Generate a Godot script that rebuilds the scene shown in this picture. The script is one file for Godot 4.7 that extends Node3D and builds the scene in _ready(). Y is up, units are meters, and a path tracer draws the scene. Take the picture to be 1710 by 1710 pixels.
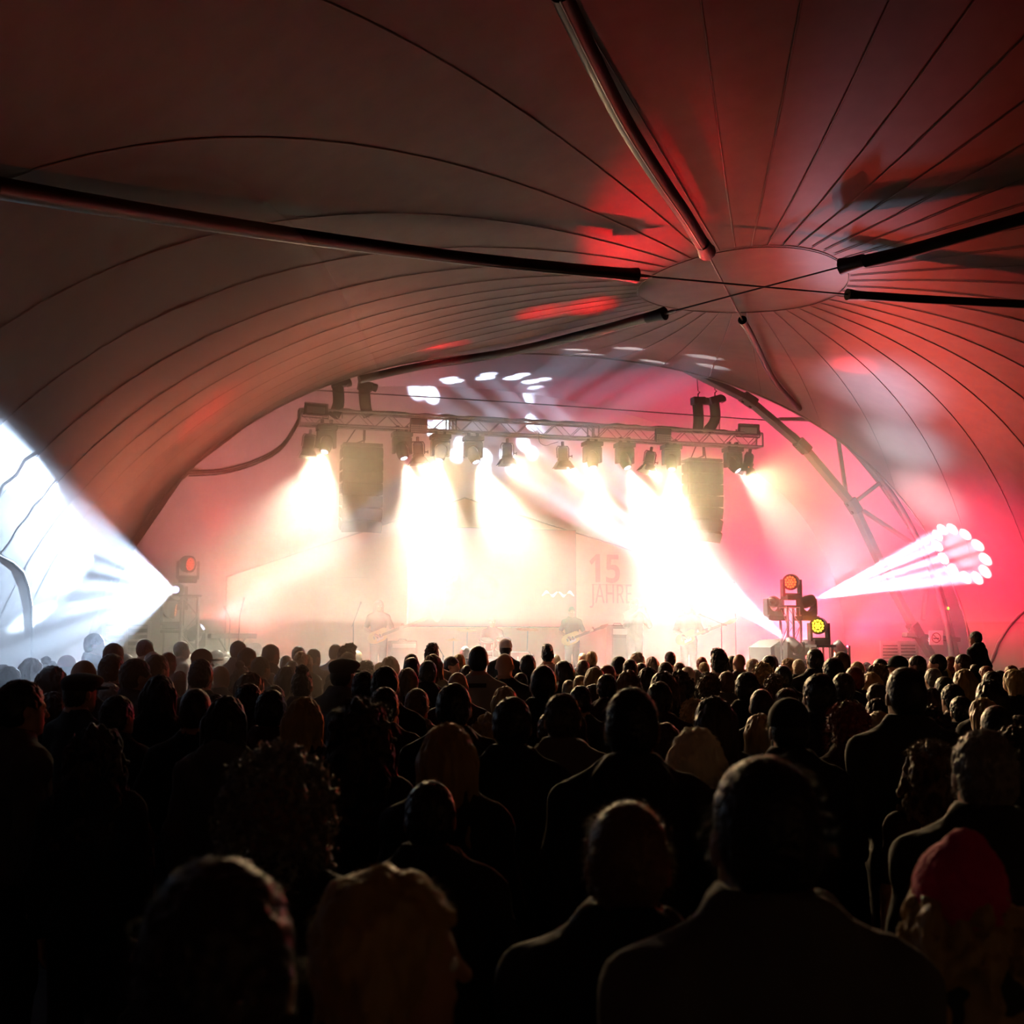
extends Node3D
# A concert in a saddle-shaped tent. Metres, y up. The stage frame: u runs along the stage front, s from the stage towards the audience.

const STAGE_TURN := 0.28797933
const STAGE_AT := Vector3(0.67, 0.0, -24.8)
const RING_S := 8.9

var M := {}
var used := {}
var rng := RandomNumberGenerator.new()

# ---------------------------------------------------------------- shapes
class Geo:
	var v := PackedVector3Array()
	var n := PackedVector3Array()
	var idx := PackedInt32Array()
	var col := PackedColorArray()
	func tri(a: int, b: int, c: int) -> void:
		var g := (v[b] - v[a]).cross(v[c] - v[a])
		if g.dot(n[a] + n[b] + n[c]) > 0.0:
			idx.append(a); idx.append(c); idx.append(b)
		else:
			idx.append(a); idx.append(b); idx.append(c)
	func vert(p: Vector3, nn: Vector3) -> int:
		v.append(p); n.append(nn)
		return v.size() - 1
	func quad(a: Vector3, b: Vector3, c: Vector3, d: Vector3, nn: Vector3) -> void:
		var i := vert(a, nn)
		vert(b, nn); vert(c, nn); vert(d, nn)
		tri(i, i + 1, i + 2); tri(i, i + 2, i + 3)
	func flat(a: Vector3, b: Vector3, c: Vector3, d: Vector3, away: Vector3) -> void:
		var nn := (b - a).cross(c - a).normalized()
		if nn.dot((a + b + c + d) / 4.0 - away) < 0.0:
			nn = -nn
		quad(a, b, c, d, nn)
	# a box with chamfered edges
	func box(at: Vector3, size: Vector3, turn := Basis(), bevel := -1.0) -> Geo:
		var h := size / 2.0
		var e := bevel if bevel >= 0.0 else minf(minf(h.x, h.y), h.z) * 0.18
		e = minf(e, minf(minf(h.x, h.y), h.z) * 0.9)
		for ax in 3:
			for sg in [-1.0, 1.0]:
				var nn := Vector3.ZERO
				nn[ax] = sg
				var p := (ax + 1) % 3
				var q := (ax + 2) % 3
				var k := []
				for c in [[-1, -1], [1, -1], [1, 1], [-1, 1]]:
					var w := Vector3.ZERO
					w[ax] = sg * h[ax]
					w[p] = c[0] * (h[p] - e)
					w[q] = c[1] * (h[q] - e)
					k.append(at + turn * w)
				quad(k[0], k[1], k[2], k[3], turn * nn)
		for ax in 3:
			var p := (ax + 1) % 3
			var q := (ax + 2) % 3
			for sp in [-1.0, 1.0]:
				for sq in [-1.0, 1.0]:
					var nn := Vector3.ZERO
					nn[p] = sp; nn[q] = sq
					var k := []
					for c in [[-1, 0], [1, 0], [1, 1], [-1, 1]]:
						var w := Vector3.ZERO
						w[ax] = c[0] * (h[ax] - e)
						w[p] = sp * (h[p] - (e if c[1] == 1 else 0.0))
						w[q] = sq * (h[q] - (e if c[1] == 0 else 0.0))
						k.append(at + turn * w)
					quad(k[0], k[1], k[2], k[3], turn * nn.normalized())
		for sx in [-1.0, 1.0]:
			for sy in [-1.0, 1.0]:
				for sz in [-1.0, 1.0]:
					var nn := turn * Vector3(sx, sy, sz).normalized()
					var i := vert(at + turn * Vector3(sx * h.x, sy * (h.y - e), sz * (h.z - e)), nn)
					vert(at + turn * Vector3(sx * (h.x - e), sy * h.y, sz * (h.z - e)), nn)
					vert(at + turn * Vector3(sx * (h.x - e), sy * (h.y - e), sz * h.z), nn)
					tri(i, i + 1, i + 2)
		return self
	# a round bar through the points, with a radius (or one per point)
	func bar(pts: Array, r, sides := 8, caps := true) -> Geo:
		var up := Vector3.UP
		var rings := []
		var last := Vector3.ZERO
		for k in pts.size():
			var t: Vector3 = ((pts[mini(k + 1, pts.size() - 1)] as Vector3) - (pts[maxi(k - 1, 0)] as Vector3)).normalized()
			var a := (up - t * up.dot(t))
			if k > 0:
				a = last - t * last.dot(t)
			elif absf(t.y) > 0.95:
				a = Vector3.RIGHT - t * t.x
			a = a.normalized()
			last = a
			var b := t.cross(a)
			var rr: float = r[k] if r is Array else r
			var first := v.size()
			for j in sides:
				var an := TAU * j / sides
				var d := a * cos(an) + b * sin(an)
				vert(pts[k] + d * rr, d)
			rings.append(first)
			if caps and (k == 0 or k == pts.size() - 1):
				var nn := -t if k == 0 else t
				var c := vert(pts[k], nn)
				for j in sides:
					vert(v[first + j], nn)
				for j in sides:
					tri(c, c + 1 + j, c + 1 + (j + 1) % sides)
		for k in rings.size() - 1:
			for j in sides:
				var a: int = rings[k] + j
				var b: int = rings[k] + (j + 1) % sides
				var c: int = rings[k + 1] + (j + 1) % sides
				var d: int = rings[k + 1] + j
				tri(a, b, c); tri(a, c, d)
		return self
	# a turned profile: pairs (radius, height) about the y axis of turn
	func lathe(prof: Array, sides := 20, at := Vector3.ZERO, turn := Basis()) -> Geo:
		for k in prof.size() - 1:
			var p: Vector2 = prof[k]
			var q: Vector2 = prof[k + 1]
			var e := q - p
			var nn2 := Vector2(e.y, -e.x).normalized()
			var i := v.size()
			for j in sides + 1:
				var an := TAU * j / sides
				var d := Vector3(cos(an), 0, sin(an))
				var nn := (turn * (d * nn2.x + Vector3.UP * nn2.y)).normalized()
				vert(at + turn * (d * p.x + Vector3.UP * p.y), nn)
				vert(at + turn * (d * q.x + Vector3.UP * q.y), nn)
			for j in sides:
				var a := i + 2 * j
				tri(a, a + 1, a + 3); tri(a, a + 3, a + 2)
		return self
	# a flat outline (x, y) with depth along z
	func slab(outline: PackedVector2Array, depth: float, at := Vector3.ZERO, turn := Basis()) -> Geo:
		var ids := Geometry2D.triangulate_polygon(outline)
		for sg in [-1.0, 1.0]:
			var i := v.size()
			for p in outline:
				vert(at + turn * Vector3(p.x, p.y, sg * depth / 2.0), turn * Vector3(0, 0, sg))
			for k in range(0, ids.size(), 3):
				tri(i + ids[k], i + ids[k + 1], i + ids[k + 2])
		var cw := Geometry2D.is_polygon_clockwise(outline)
		for k in outline.size():
			var a := outline[k]
			var b := outline[(k + 1) % outline.size()]
			var e := (b - a).normalized()
			var o := Vector2(-e.y, e.x) if cw else Vector2(e.y, -e.x)
			var z := Vector3(0, 0, depth / 2.0)
			var A := Vector3(a.x, a.y, 0)
			var B := Vector3(b.x, b.y, 0)
			quad(at + turn * (A - z), at + turn * (B - z), at + turn * (B + z), at + turn * (A + z), turn * Vector3(o.x, o.y, 0))
		return self
	# a grid of points, smooth
	func sheet(rows: Array, side: Vector3) -> Geo:
		var nr := rows.size()
		var nc: int = rows[0].size()
		var i := v.size()
		for r in nr:
			for c in nc:
				var du: Vector3 = rows[r][mini(c + 1, nc - 1)] - rows[r][maxi(c - 1, 0)]
				var dv: Vector3 = rows[mini(r + 1, nr - 1)][c] - rows[maxi(r - 1, 0)][c]
				var nn := du.cross(dv).normalized()
				if nn.dot(side) < 0.0:
					nn = -nn
				vert(rows[r][c], nn)
		for r in nr - 1:
			for c in nc - 1:
				var a := i + r * nc + c
				tri(a, a + 1, a + nc + 1); tri(a, a + nc + 1, a + nc)
		return self
	func ball(at: Vector3, rad: Vector3, seg := 14, rings := 9, turn := Basis()) -> Geo:
		var i := v.size()
		for r in rings + 1:
			var th := PI * r / rings
			for s in seg + 1:
				var ph := TAU * s / seg
				var d := Vector3(sin(th) * cos(ph), cos(th), sin(th) * sin(ph))
				vert(at + turn * (d * rad), (turn * (d / rad)).normalized())
		for r in rings:
			for s in seg:
				var a := i + r * (seg + 1) + s
				tri(a, a + 1, a + seg + 2); tri(a, a + seg + 2, a + seg + 1)
		return self
	func mesh() -> ArrayMesh:
		var arr := []
		arr.resize(Mesh.ARRAY_MAX)
		arr[Mesh.ARRAY_VERTEX] = v
		arr[Mesh.ARRAY_NORMAL] = n
		arr[Mesh.ARRAY_INDEX] = idx
		if col.size() == v.size():
			arr[Mesh.ARRAY_COLOR] = col
		var m := ArrayMesh.new()
		m.add_surface_from_arrays(Mesh.PRIMITIVE_TRIANGLES, arr)
		return m

# ---------------------------------------------------------------- naming
func numbered(called: String) -> String:
	used[called] = used.get(called, 0) + 1
	return called if used[called] == 1 else "%s_%03d" % [called, used[called] - 1]

func tag(o: Node3D, label := "", category := "", group := "", kind := "") -> Node3D:
	if label: o.set_meta("label", label)
	if category: o.set_meta("category", category)
	if group: o.set_meta("group", group)
	if kind: o.set_meta("kind", kind)
	return o

func base(called: String, at := Vector3.ZERO, turn := Basis()) -> Node3D:
	var o := Node3D.new()
	o.name = numbered(called)
	add_child(o, true)
	o.transform = Transform3D(turn, at)
	return o

func put(called: String, mesh: Mesh, mat: Material, parent: Node3D = null, at := Transform3D()) -> MeshInstance3D:
	var o := MeshInstance3D.new()
	o.mesh = mesh
	o.material_override = mat
	o.transform = at
	if parent:
		var nm := called
		var k := 1
		while parent.has_node(nm):
			nm = "%s_%03d" % [called, k]
			k += 1
		o.name = nm
		parent.add_child(o, true)
	else:
		o.name = numbered(called)
		add_child(o, true)
	return o

func stage(u: float, y: float, s: float) -> Vector3:
	return STAGE_AT + Vector3(cos(STAGE_TURN), 0, -sin(STAGE_TURN)) * u + Vector3(sin(STAGE_TURN), 0, cos(STAGE_TURN)) * s + Vector3.UP * y

func stage_turn(more := 0.0) -> Basis:
	return Basis(Vector3.UP, STAGE_TURN + more)

func aim(dir: Vector3) -> Basis:   # y axis along dir
	var y := dir.normalized()
	var x := (Vector3.UP if absf(y.y) < 0.95 else Vector3.RIGHT).cross(y).normalized()
	return Basis(x, y, x.cross(y))

func spot(parent: Node3D, at: Vector3, to: Vector3, half: float, energy: float, colour: Color, blend := 0.6, size := 0.05) -> void:
	var l := SpotLight3D.new()
	l.name = "lamp"
	parent.add_child(l, true)
	l.global_transform = Transform3D(Basis.looking_at((to - at).normalized(), Vector3.UP if absf((to - at).normalized().y) < 0.98 else Vector3.RIGHT), at)
	l.spot_angle = half
	l.spot_angle_attenuation = blend
	l.spot_range = 60.0
	l.spot_attenuation = 2.0
	l.light_energy = energy
	l.light_color = colour
	l.light_size = size
	l.light_volumetric_fog_energy = 1.0
	l.shadow_enabled = true

func mat(c: Color, rough := 0.7, metal := 0.0, spec := 0.5) -> StandardMaterial3D:
	var m := StandardMaterial3D.new()
	m.albedo_color = c
	m.roughness = rough
	m.metallic = metal
	m.metallic_specular = spec
	return m

func glow(c: Color, e: float) -> StandardMaterial3D:
	var m := mat(Color(0.05, 0.05, 0.05), 0.4)
	m.emission_enabled = true
	m.emission = c
	m.emission_energy_multiplier = e
	return m

func noise_map(freq: float, lo: Color, hi: Color, oct := 4, sd := 1, size := 512) -> NoiseTexture2D:
	var f := FastNoiseLite.new()
	f.seed = sd
	f.frequency = freq
	f.fractal_octaves = oct
	var t := NoiseTexture2D.new()
	t.width = size
	t.height = size
	t.seamless = true
	t.noise = f
	var g := Gradient.new()
	g.set_color(0, lo)
	g.set_color(1, hi)
	t.color_ramp = g
	return t

func triplanar(m: StandardMaterial3D, t: Texture2D, scale: float, world := false) -> StandardMaterial3D:
	m.albedo_texture = t
	m.uv1_triplanar = true
	m.uv1_world_triplanar = world
	m.uv1_scale = Vector3.ONE * scale
	return m

# ---------------------------------------------------------------- the tent
func tent_top(s: float) -> float:
	return 6.88 + (0.60 * minf(pow((s - RING_S) / 6.9, 2.0), 1.0) if s < RING_S else 1.15 * pow(minf((s - RING_S) / 6.9, 1.15), 1.7))

func tent_half(s: float) -> float:
	return 9.0 + 0.12 * clampf(s - 2.0, 0.0, 30.0)

func tent_high(u: float, s: float) -> float:
	var p := minf(absf(u) / tent_half(s), 1.0)
	return tent_top(s) * pow(maxf(1.0 - pow(p, 2.25), 0.0), 1.0 / 2.25)

func tent_reach(th: float) -> float:
	var d := Vector2(cos(th), sin(th))
	if d.y < -0.01:
		var r := (2.0 - RING_S) / d.y
		if absf(d.x * r) < tent_half(2.0):
			return r
	if d.y > 0.01:
		var r := (30.0 - RING_S) / d.y
		if absf(d.x * r) < tent_half(30.0):
			return r
	var lo := 0.0
	var hi := 40.0
	for i in 40:
		var m := (lo + hi) / 2.0
		if absf(d.x * m) < tent_half(RING_S + d.y * m): lo = m
		else: hi = m
	return lo

func tent_point(th: float, t: float, lift := 0.0) -> Vector3:
	var far := tent_reach(th)
	var r := 1.42 + (far - 1.42) * (1.0 - pow(1.0 - t, 2.1))
	var u := cos(th) * r
	var s := RING_S + sin(th) * r
	return stage(u, tent_high(u, s) + lift, s)

func build_tent() -> void:
	var ceiling := base("ceiling")
	tag(ceiling, "grey PVC tent membrane of radial panels sweeping overhead from a round centre ring", "tent roof", "", "structure")
	var gores := 46
	var cols := 10
	var rows := 34
	for g in gores:
		var a0 := TAU * (g + 0.35) / gores
		var a1 := TAU * (g + 1.35) / gores
		var geo := Geo.new()
		for side: float in [0.0, 0.05]:
			var grid := []
			for i in rows + 1:
				var t := float(i) / rows
				var row := []
				for c in cols + 1:
					var f := float(c) / cols
					var th := lerpf(a0, a1, f)
					var belly := sin(PI * f) * 0.005 * sin(PI * minf(t * 1.15, 1.0))
					row.append(tent_point(th, t, belly + side))
				grid.append(row)
			geo.sheet(grid, Vector3.DOWN if side == 0.0 else Vector3.UP)
		put("panel", geo.mesh(), M["membrane"], ceiling)
		# welded seam, a flat strip that stands a little proud of the panels
		var strip := []
		for i in rows + 1:
			var t := 0.002 + 0.996 * float(i) / rows
			var p := tent_point(a0, t, -0.008)
			var q := tent_point(a0 + 0.002, t, -0.008)
			var side := (q - p).normalized() * 0.012
			strip.append([p - side, p - side * 0.4 + Vector3.DOWN * 0.006, p + side * 0.4 + Vector3.DOWN * 0.006, p + side])
		put("seam", Geo.new().sheet(strip, Vector3.DOWN).mesh(), M["seam"], ceiling)
	# the cap in the middle and its rim
	var cap := Geo.new()
	for side: float in [0.0, 0.05]:
		var grid := []
		for i in 9:
			var row := []
			for j in 47:
				var th := TAU * (j + 0.35) / 46.0
				var r := 1.46 * i / 8.0 + 0.001
				var u := cos(th) * r
				var s := RING_S + sin(th) * r
				row.append(stage(u, tent_high(u, s) + side + 0.02 - 0.02 * float(i) / 8.0, s))
			grid.append(row)
		cap.sheet(grid, Vector3.DOWN if side == 0.0 else Vector3.UP)
	put("centre_cap", cap.mesh(), M["membrane"], ceiling)
	var rim := []
	for j in 73:
		var th := TAU * j / 72.0
		rim.append(stage(cos(th) * 1.44, tent_high(cos(th) * 1.44, RING_S + sin(th) * 1.44) - 0.012, RING_S + sin(th) * 1.44))
	put("rim_seam", Geo.new().bar(rim, 0.006, 6, false).mesh(), M["seam"], ceiling)
	# hem along the stage arch, and the curved hems of the side entrances
	var hem := []
	for j in 61:
		var u := lerpf(-8.99, 8.99, j / 60.0)
		hem.append(stage(u, tent_high(u, 2.0), 2.0))
	put("arch_hem", Geo.new().bar(hem, 0.03, 6).mesh(), M["membrane"], ceiling)
	put("entrance_hem", Geo.new().bar([Vector3(9.897, 1.268, -25.177), Vector3(9.924, 1.518, -24.999), Vector3(9.971, 1.926, -24.674), Vector3(10.035, 2.251, -24.287), Vector3(10.094, 2.449, -23.974), Vector3(10.157, 2.572, -23.689), Vector3(10.248, 2.691, -23.345)], 0.035, 6).mesh(), M["seam"], ceiling)
	put("entrance_hem", Geo.new().bar([Vector3(-6.608, 1.540, -16.619), Vector3(-6.364, 2.029, -15.973), Vector3(-6.091, 2.402, -15.209), Vector3(-5.894, 2.603, -14.604), Vector3(-5.711, 2.749, -13.975), Vector3(-5.549, 2.822, -13.273), Vector3(-5.442, 2.849, -12.707), Vector3(-5.364, 2.852, -12.234)], 0.02, 6).mesh(), M["seam"], ceiling)
	# the stage end: a shell that goes on behind the arch, and its back wall
	var shell := Geo.new()
	for side: float in [0.0, 0.06]:
		var grid := []
		for i in 7:
			var s := lerpf(1.9, -6.6, i / 6.0)
			var row := []
			for j in 49:
				var an := PI * j / 48.0
				var w := 11.2 + side
				var h := 8.6 + side
				row.append(stage(-cos(an) * w, pow(maxf(sin(an), 0.0), 0.6) * h, s))
			grid.append(row)
		shell.sheet(grid, Vector3.DOWN if side == 0.0 else Vector3.UP)
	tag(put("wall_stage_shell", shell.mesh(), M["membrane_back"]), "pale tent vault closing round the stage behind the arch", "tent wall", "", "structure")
	var infill := Geo.new()   # closes the gap between the arch and the larger shell, out of sight behind the hem
	var ring := []
	var outer := []
	for j in 61:
		var f := j / 60.0
		var u := lerpf(-9.0, 9.0, f)
		ring.append(stage(u, tent_high(u, 2.0) + 0.03, 1.98))
		var d := Vector2(u, tent_high(u, 2.0) + 0.2).normalized() * 13.0
		outer.append(stage(d.x, maxf(d.y, 0.0), 1.9))
	infill.sheet([ring, outer], stage(0, 0, 1) - stage(0, 0, 0))
	tag(put("wall_arch", infill.mesh(), M["membrane"]), "pale fabric closing the tent around the arch above the stage opening", "tent wall", "", "structure")
	var back := Geo.new().box(stage(0, 5.4, -6.7), Vector3(24, 11.4, 0.12), stage_turn(), 0.01)
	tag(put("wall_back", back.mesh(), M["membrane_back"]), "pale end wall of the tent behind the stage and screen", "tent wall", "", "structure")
	var rear := Geo.new().box(stage(0, 4.0, 30.1), Vector3(30, 9, 0.12), stage_turn(), 0.01)
	tag(put("wall_rear", rear.mesh(), M["membrane"]), "tent end wall behind the audience", "tent wall", "", "structure")
	var floor_ := Geo.new().box(stage(0, -0.1, 12), Vector3(34, 0.2, 40), stage_turn(), 0.01)
	tag(put("floor", floor_.mesh(), M["floor"]), "dark floor under the standing audience", "floor", "", "structure")
	# tension cables with their padded sleeves
	sleeve_run([Vector3(0.369, 6.909, -8.740), Vector3(0.657, 6.865, -9.640), Vector3(1.042, 6.820, -10.801), Vector3(1.509, 6.773, -12.023), Vector3(1.936, 6.725, -13.054), Vector3(2.372, 6.668, -14.177)], [Vector3(3.371, 6.607, -17.110), Vector3(3.646, 6.644, -17.971), Vector3(4.101, 6.709, -19.463), Vector3(4.518, 6.748, -20.816), Vector3(5.060, 6.755, -22.355), Vector3(5.784, 6.587, -23.740)], 0.085, 0.05, "thick padded cable sleeves and cable running from overhead past the roof ring to the arch")
	sleeve_run([Vector3(-3.306, 4.814, -7.336), Vector3(-3.039, 5.078, -8.333), Vector3(-2.599, 5.400, -9.586), Vector3(-1.726, 5.830, -11.350), Vector3(-0.373, 6.234, -13.168), Vector3(1.555, 6.505, -14.617)], [Vector3(4.496, 6.548, -15.598), Vector3(5.721, 6.541, -15.830), Vector3(7.043, 6.465, -15.798)], 0.075, 0.06, "long padded cable sleeves and cable running nearly level from the dark left roof")
	sleeve_run([Vector3(-2.814, 6.734, -21.683), Vector3(-1.738, 7.057, -22.010), Vector3(-0.053, 7.006, -20.678), Vector3(1.258, 6.720, -18.225), Vector3(1.808, 6.633, -17.238), Vector3(2.149, 6.562, -16.592)], [Vector3(4.162, 6.636, -14.663), Vector3(4.799, 6.729, -14.452), Vector3(5.416, 6.822, -14.100), Vector3(6.142, 6.927, -13.666)], 0.075, 0.085, "padded cable sleeves and cable rising from the left arch hem past the roof ring")

func sleeve_run(first: Array, second: Array, r0: float, r1: float, label: String) -> void:
	var o := base("tension_cable", first[first.size() - 1])
	tag(o, label, "cable", "tension cables under the tent roof")
	var here := func(pts: Array) -> Array:
		var out := []
		for p in pts: out.append(p - o.position)
		return out
	var radii := []
	for k in first.size(): radii.append(r0 * (0.8 + 0.25 * k / (first.size() - 1.0)))
	put("padded_sleeve", Geo.new().bar(here.call(smooth(first)), r0, 12).mesh(), M["sleeve"], o)
	put("padded_sleeve", Geo.new().bar(here.call(smooth(second)), r1, 12).mesh(), M["sleeve"], o)
	var gap := [first[first.size() - 1], second[0]]
	put("steel_cable", Geo.new().bar(here.call(gap), 0.012, 8).mesh(), M["black"], o)
	var d: Vector3 = (gap[1] - gap[0]).normalized()
	put("turnbuckle", Geo.new().bar(here.call([gap[0], gap[0] + d * 0.16, gap[0] + d * 0.22]), [0.03, 0.024, 0.012], 8).mesh(), M["steel"], o)
	for k in [[gap[0], -1.0, r0], [gap[1], 1.0, r1]]:   # flared cuff where a sleeve ends
		put("cuff", Geo.new().bar(here.call([k[0] + d * k[1] * 0.3, k[0] + d * k[1] * 0.1, k[0] - d * k[1] * 0.02]), [k[2] * 1.0, k[2] * 1.12, k[2] * 1.32], 12).mesh(), M["sleeve"], o)
	var lace := []
	for p in smooth(first): lace.append(p + Vector3(0.0, -r0 * 0.95, r0 * 0.35))
	put("zip_cord", Geo.new().bar(here.call(lace), 0.009, 6).mesh(), M["steel"], o)

func smooth(pts: Array) -> Array:
	var c := Curve3D.new()
	for k in pts.size():
		var t: Vector3 = (pts[mini(k + 1, pts.size() - 1)] - pts[maxi(k - 1, 0)]) / 6.0
		c.add_point(pts[k], -t, t)
	var out := []
	for i in 33:
		out.append(c.samplef((pts.size() - 1) * i / 32.0))
	return out

# ---------------------------------------------------------------- arch truss at the stage end
func build_arch_truss() -> void:
	var o := base("arch_truss")
	tag(o, "hinged steel arch truss with bolted joints curving down at both sides of the stage", "truss")
	var inner := [Vector3(3.656, 7.653, -24.746), Vector3(5.048, 7.058, -25.158), Vector3(6.261, 6.121, -25.517), Vector3(7.416, 4.861, -25.860), Vector3(8.176, 3.311, -26.085), Vector3(8.797, 2.184, -26.269), Vector3(9.181, 1.611, -26.383)]
	for k in inner.size() - 1:
		plank(o, "chord", inner[k], inner[k + 1], 0.13, 0.22, M["galv"])
	for k in inner.size() - 1:
		if k: joint(o, inner[k], inner[k + 1] - inner[k - 1])
	for s: float in [0.55, 1.35]:
		var outer := ([Vector3(7.053, 6.608, -26.117), Vector3(7.782, 5.918, -26.333), Vector3(8.484, 5.072, -26.541), Vector3(9.115, 4.149, -26.728), Vector3(9.594, 3.084, -26.870), Vector3(9.851, 2.083, -26.946), Vector3(9.978, 1.551, -26.983)] if s < 1.0 else [Vector3(6.455, 6.634, -25.106), Vector3(7.309, 6.004, -25.359), Vector3(8.059, 5.258, -25.581), Vector3(8.625, 4.393, -25.748), Vector3(9.075, 3.430, -25.882), Vector3(9.375, 2.336, -25.971), Vector3(9.486, 1.565, -26.004)])
		put("tube", Geo.new().bar(smooth(outer), 0.06, 8).mesh(), M["galv"], o)
	var web := [[Vector3(7.148, 6.505, -25.989), Vector3(7.254, 5.104, -25.812)], [Vector3(7.462, 4.954, -25.873), Vector3(8.288, 5.553, -26.118)], [Vector3(7.627, 4.776, -25.922), Vector3(8.814, 4.072, -26.274)], [Vector3(9.095, 3.062, -26.357), Vector3(8.995, 2.406, -26.327)], [Vector3(6.726, 6.736, -25.655), Vector3(7.195, 6.534, -26.159)], [Vector3(8.030, 5.256, -25.572), Vector3(8.514, 5.059, -26.550)], [Vector3(8.595, 4.366, -25.740), Vector3(9.145, 4.136, -26.737)], [Vector3(5.722, 6.681, -25.358), Vector3(6.726, 6.736, -25.655)]]
	for w in web:
		plank(o, "web_member", w[0], w[1], 0.07, 0.12, M["galv_pale"])
	plank(o, "foot_beam", Vector3(8.533, 2.080, -26.190), Vector3(9.845, 1.976, -26.579), 0.1, 0.2, M["galv"])
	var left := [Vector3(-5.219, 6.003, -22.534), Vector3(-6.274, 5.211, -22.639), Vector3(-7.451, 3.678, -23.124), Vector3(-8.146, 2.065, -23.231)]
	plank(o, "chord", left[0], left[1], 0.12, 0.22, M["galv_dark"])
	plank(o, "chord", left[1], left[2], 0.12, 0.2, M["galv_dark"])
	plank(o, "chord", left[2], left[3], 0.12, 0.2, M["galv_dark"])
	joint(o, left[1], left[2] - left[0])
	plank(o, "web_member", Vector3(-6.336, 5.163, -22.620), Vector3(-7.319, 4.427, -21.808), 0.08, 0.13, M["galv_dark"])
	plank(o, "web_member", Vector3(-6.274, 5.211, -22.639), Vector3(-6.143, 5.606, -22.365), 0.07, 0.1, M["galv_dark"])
	# a small sign hangs on the truss foot
	var g := base("no_smoking_sign", Vector3(8.952, 2.013, -25.428), stage_turn(-0.1))
	tag(g, "small white square sign with a crossed circle on the foot of the arch truss", "sign")
	put("plate", Geo.new().box(Vector3.ZERO, Vector3(0.32, 0.3, 0.015)).mesh(), M["white_plate"], g)
	var t := []
	for j in 33: t.append(Vector3(cos(TAU * j / 32.0) * 0.1, sin(TAU * j / 32.0) * 0.1, 0.01))
	put("circle", Geo.new().bar(t, 0.009, 6, false).mesh(), M["sign_red"], g)
	put("slash", Geo.new().bar([Vector3(-0.07, 0.07, 0.011), Vector3(0.07, -0.07, 0.011)], 0.008, 6).mesh(), M["sign_red"], g)
	put("cigarette", Geo.new().bar([Vector3(-0.07, -0.015, 0.01), Vector3(0.06, -0.015, 0.01)], 0.011, 6).mesh(), M["black"], g)
	var e := base("status_lamp", Vector3(9.312, 2.638, -25.691), stage_turn())
	tag(e, "tiny green indicator lamp on the arch truss leg above the white sign", "lamp")
	put("housing", Geo.new().box(Vector3.ZERO, Vector3(0.07, 0.1, 0.05)).mesh(), M["black"], e)
	put("lens", Geo.new().ball(Vector3(0, 0, 0.03), Vector3(0.025, 0.03, 0.015)).mesh(), glow(Color(0.4, 1.0, 0.25), 3.0), e)
	# louvred vents in the end wall, each side
	vent(Vector3(9.178, 1.611, -28.572), 0.98, 0.62, "white louvred vent panel low on the right, beside the arch truss foot")
	vent(Vector3(-6.894, 1.791, -21.517), 0.78, 0.95, "white louvred vent panel low on the left, under the bright beam")

func vent(at: Vector3, w: float, h: float, label: String) -> void:
	var o := base("vent_panel", at, stage_turn())
	tag(o, label, "vent")
	var f := Geo.new()
	for x: float in [-w / 2, 0.0, w / 2]: f.box(Vector3(x, 0, 0), Vector3(0.06, h, 0.05))
	for y in [-h / 2, h / 2]: f.box(Vector3(0, y, 0), Vector3(w + 0.06, 0.06, 0.05))
	put("frame", f.mesh(), M["white_plate"], o)
	put("backing", Geo.new().box(Vector3(0, 0, -0.04), Vector3(w, h, 0.02)).mesh(), M["grey_dark"], o)
	for k in 8:
		for x: float in [-w / 4, w / 4]:
			put("slat", Geo.new().box(Vector3(x, -h / 2 + h * (k + 0.7) / 8.4, 0), Vector3(w / 2 - 0.07, 0.05, 0.012), Basis(Vector3.RIGHT, 0.6)).mesh(), M["white_plate"], o)
	for x: float in [-w / 2, w / 2]:
		put("leg", Geo.new().box(Vector3(x, -(h / 2 + at.y) / 2 - 0.0 + 0.0 - h / 4, 0), Vector3(0.05, at.y - h / 2, 0.05)).mesh(), M["white_plate"], o)

func plank(o: Node3D, called: String, a: Vector3, b: Vector3, w: float, h: float, m: Material) -> void:
	var d := b - a
	put(called, Geo.new().box((a + b) / 2 - o.position, Vector3(h, d.length(), w), aim(d), 0.012).mesh(), m, o)

func joint(o: Node3D, at: Vector3, along: Vector3) -> void:
	var t := aim(along)
	var g := Geo.new().box(at - o.position, Vector3(0.26, 0.34, 0.2), t, 0.02)
	for k in [-0.1, 0.1]:
		g.bar([at - o.position + t * Vector3(0, k, -0.14), at - o.position + t * Vector3(0, k, 0.14)], 0.035, 8)
	put("joint", g.mesh(), M["galv_dark"], o)

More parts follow.
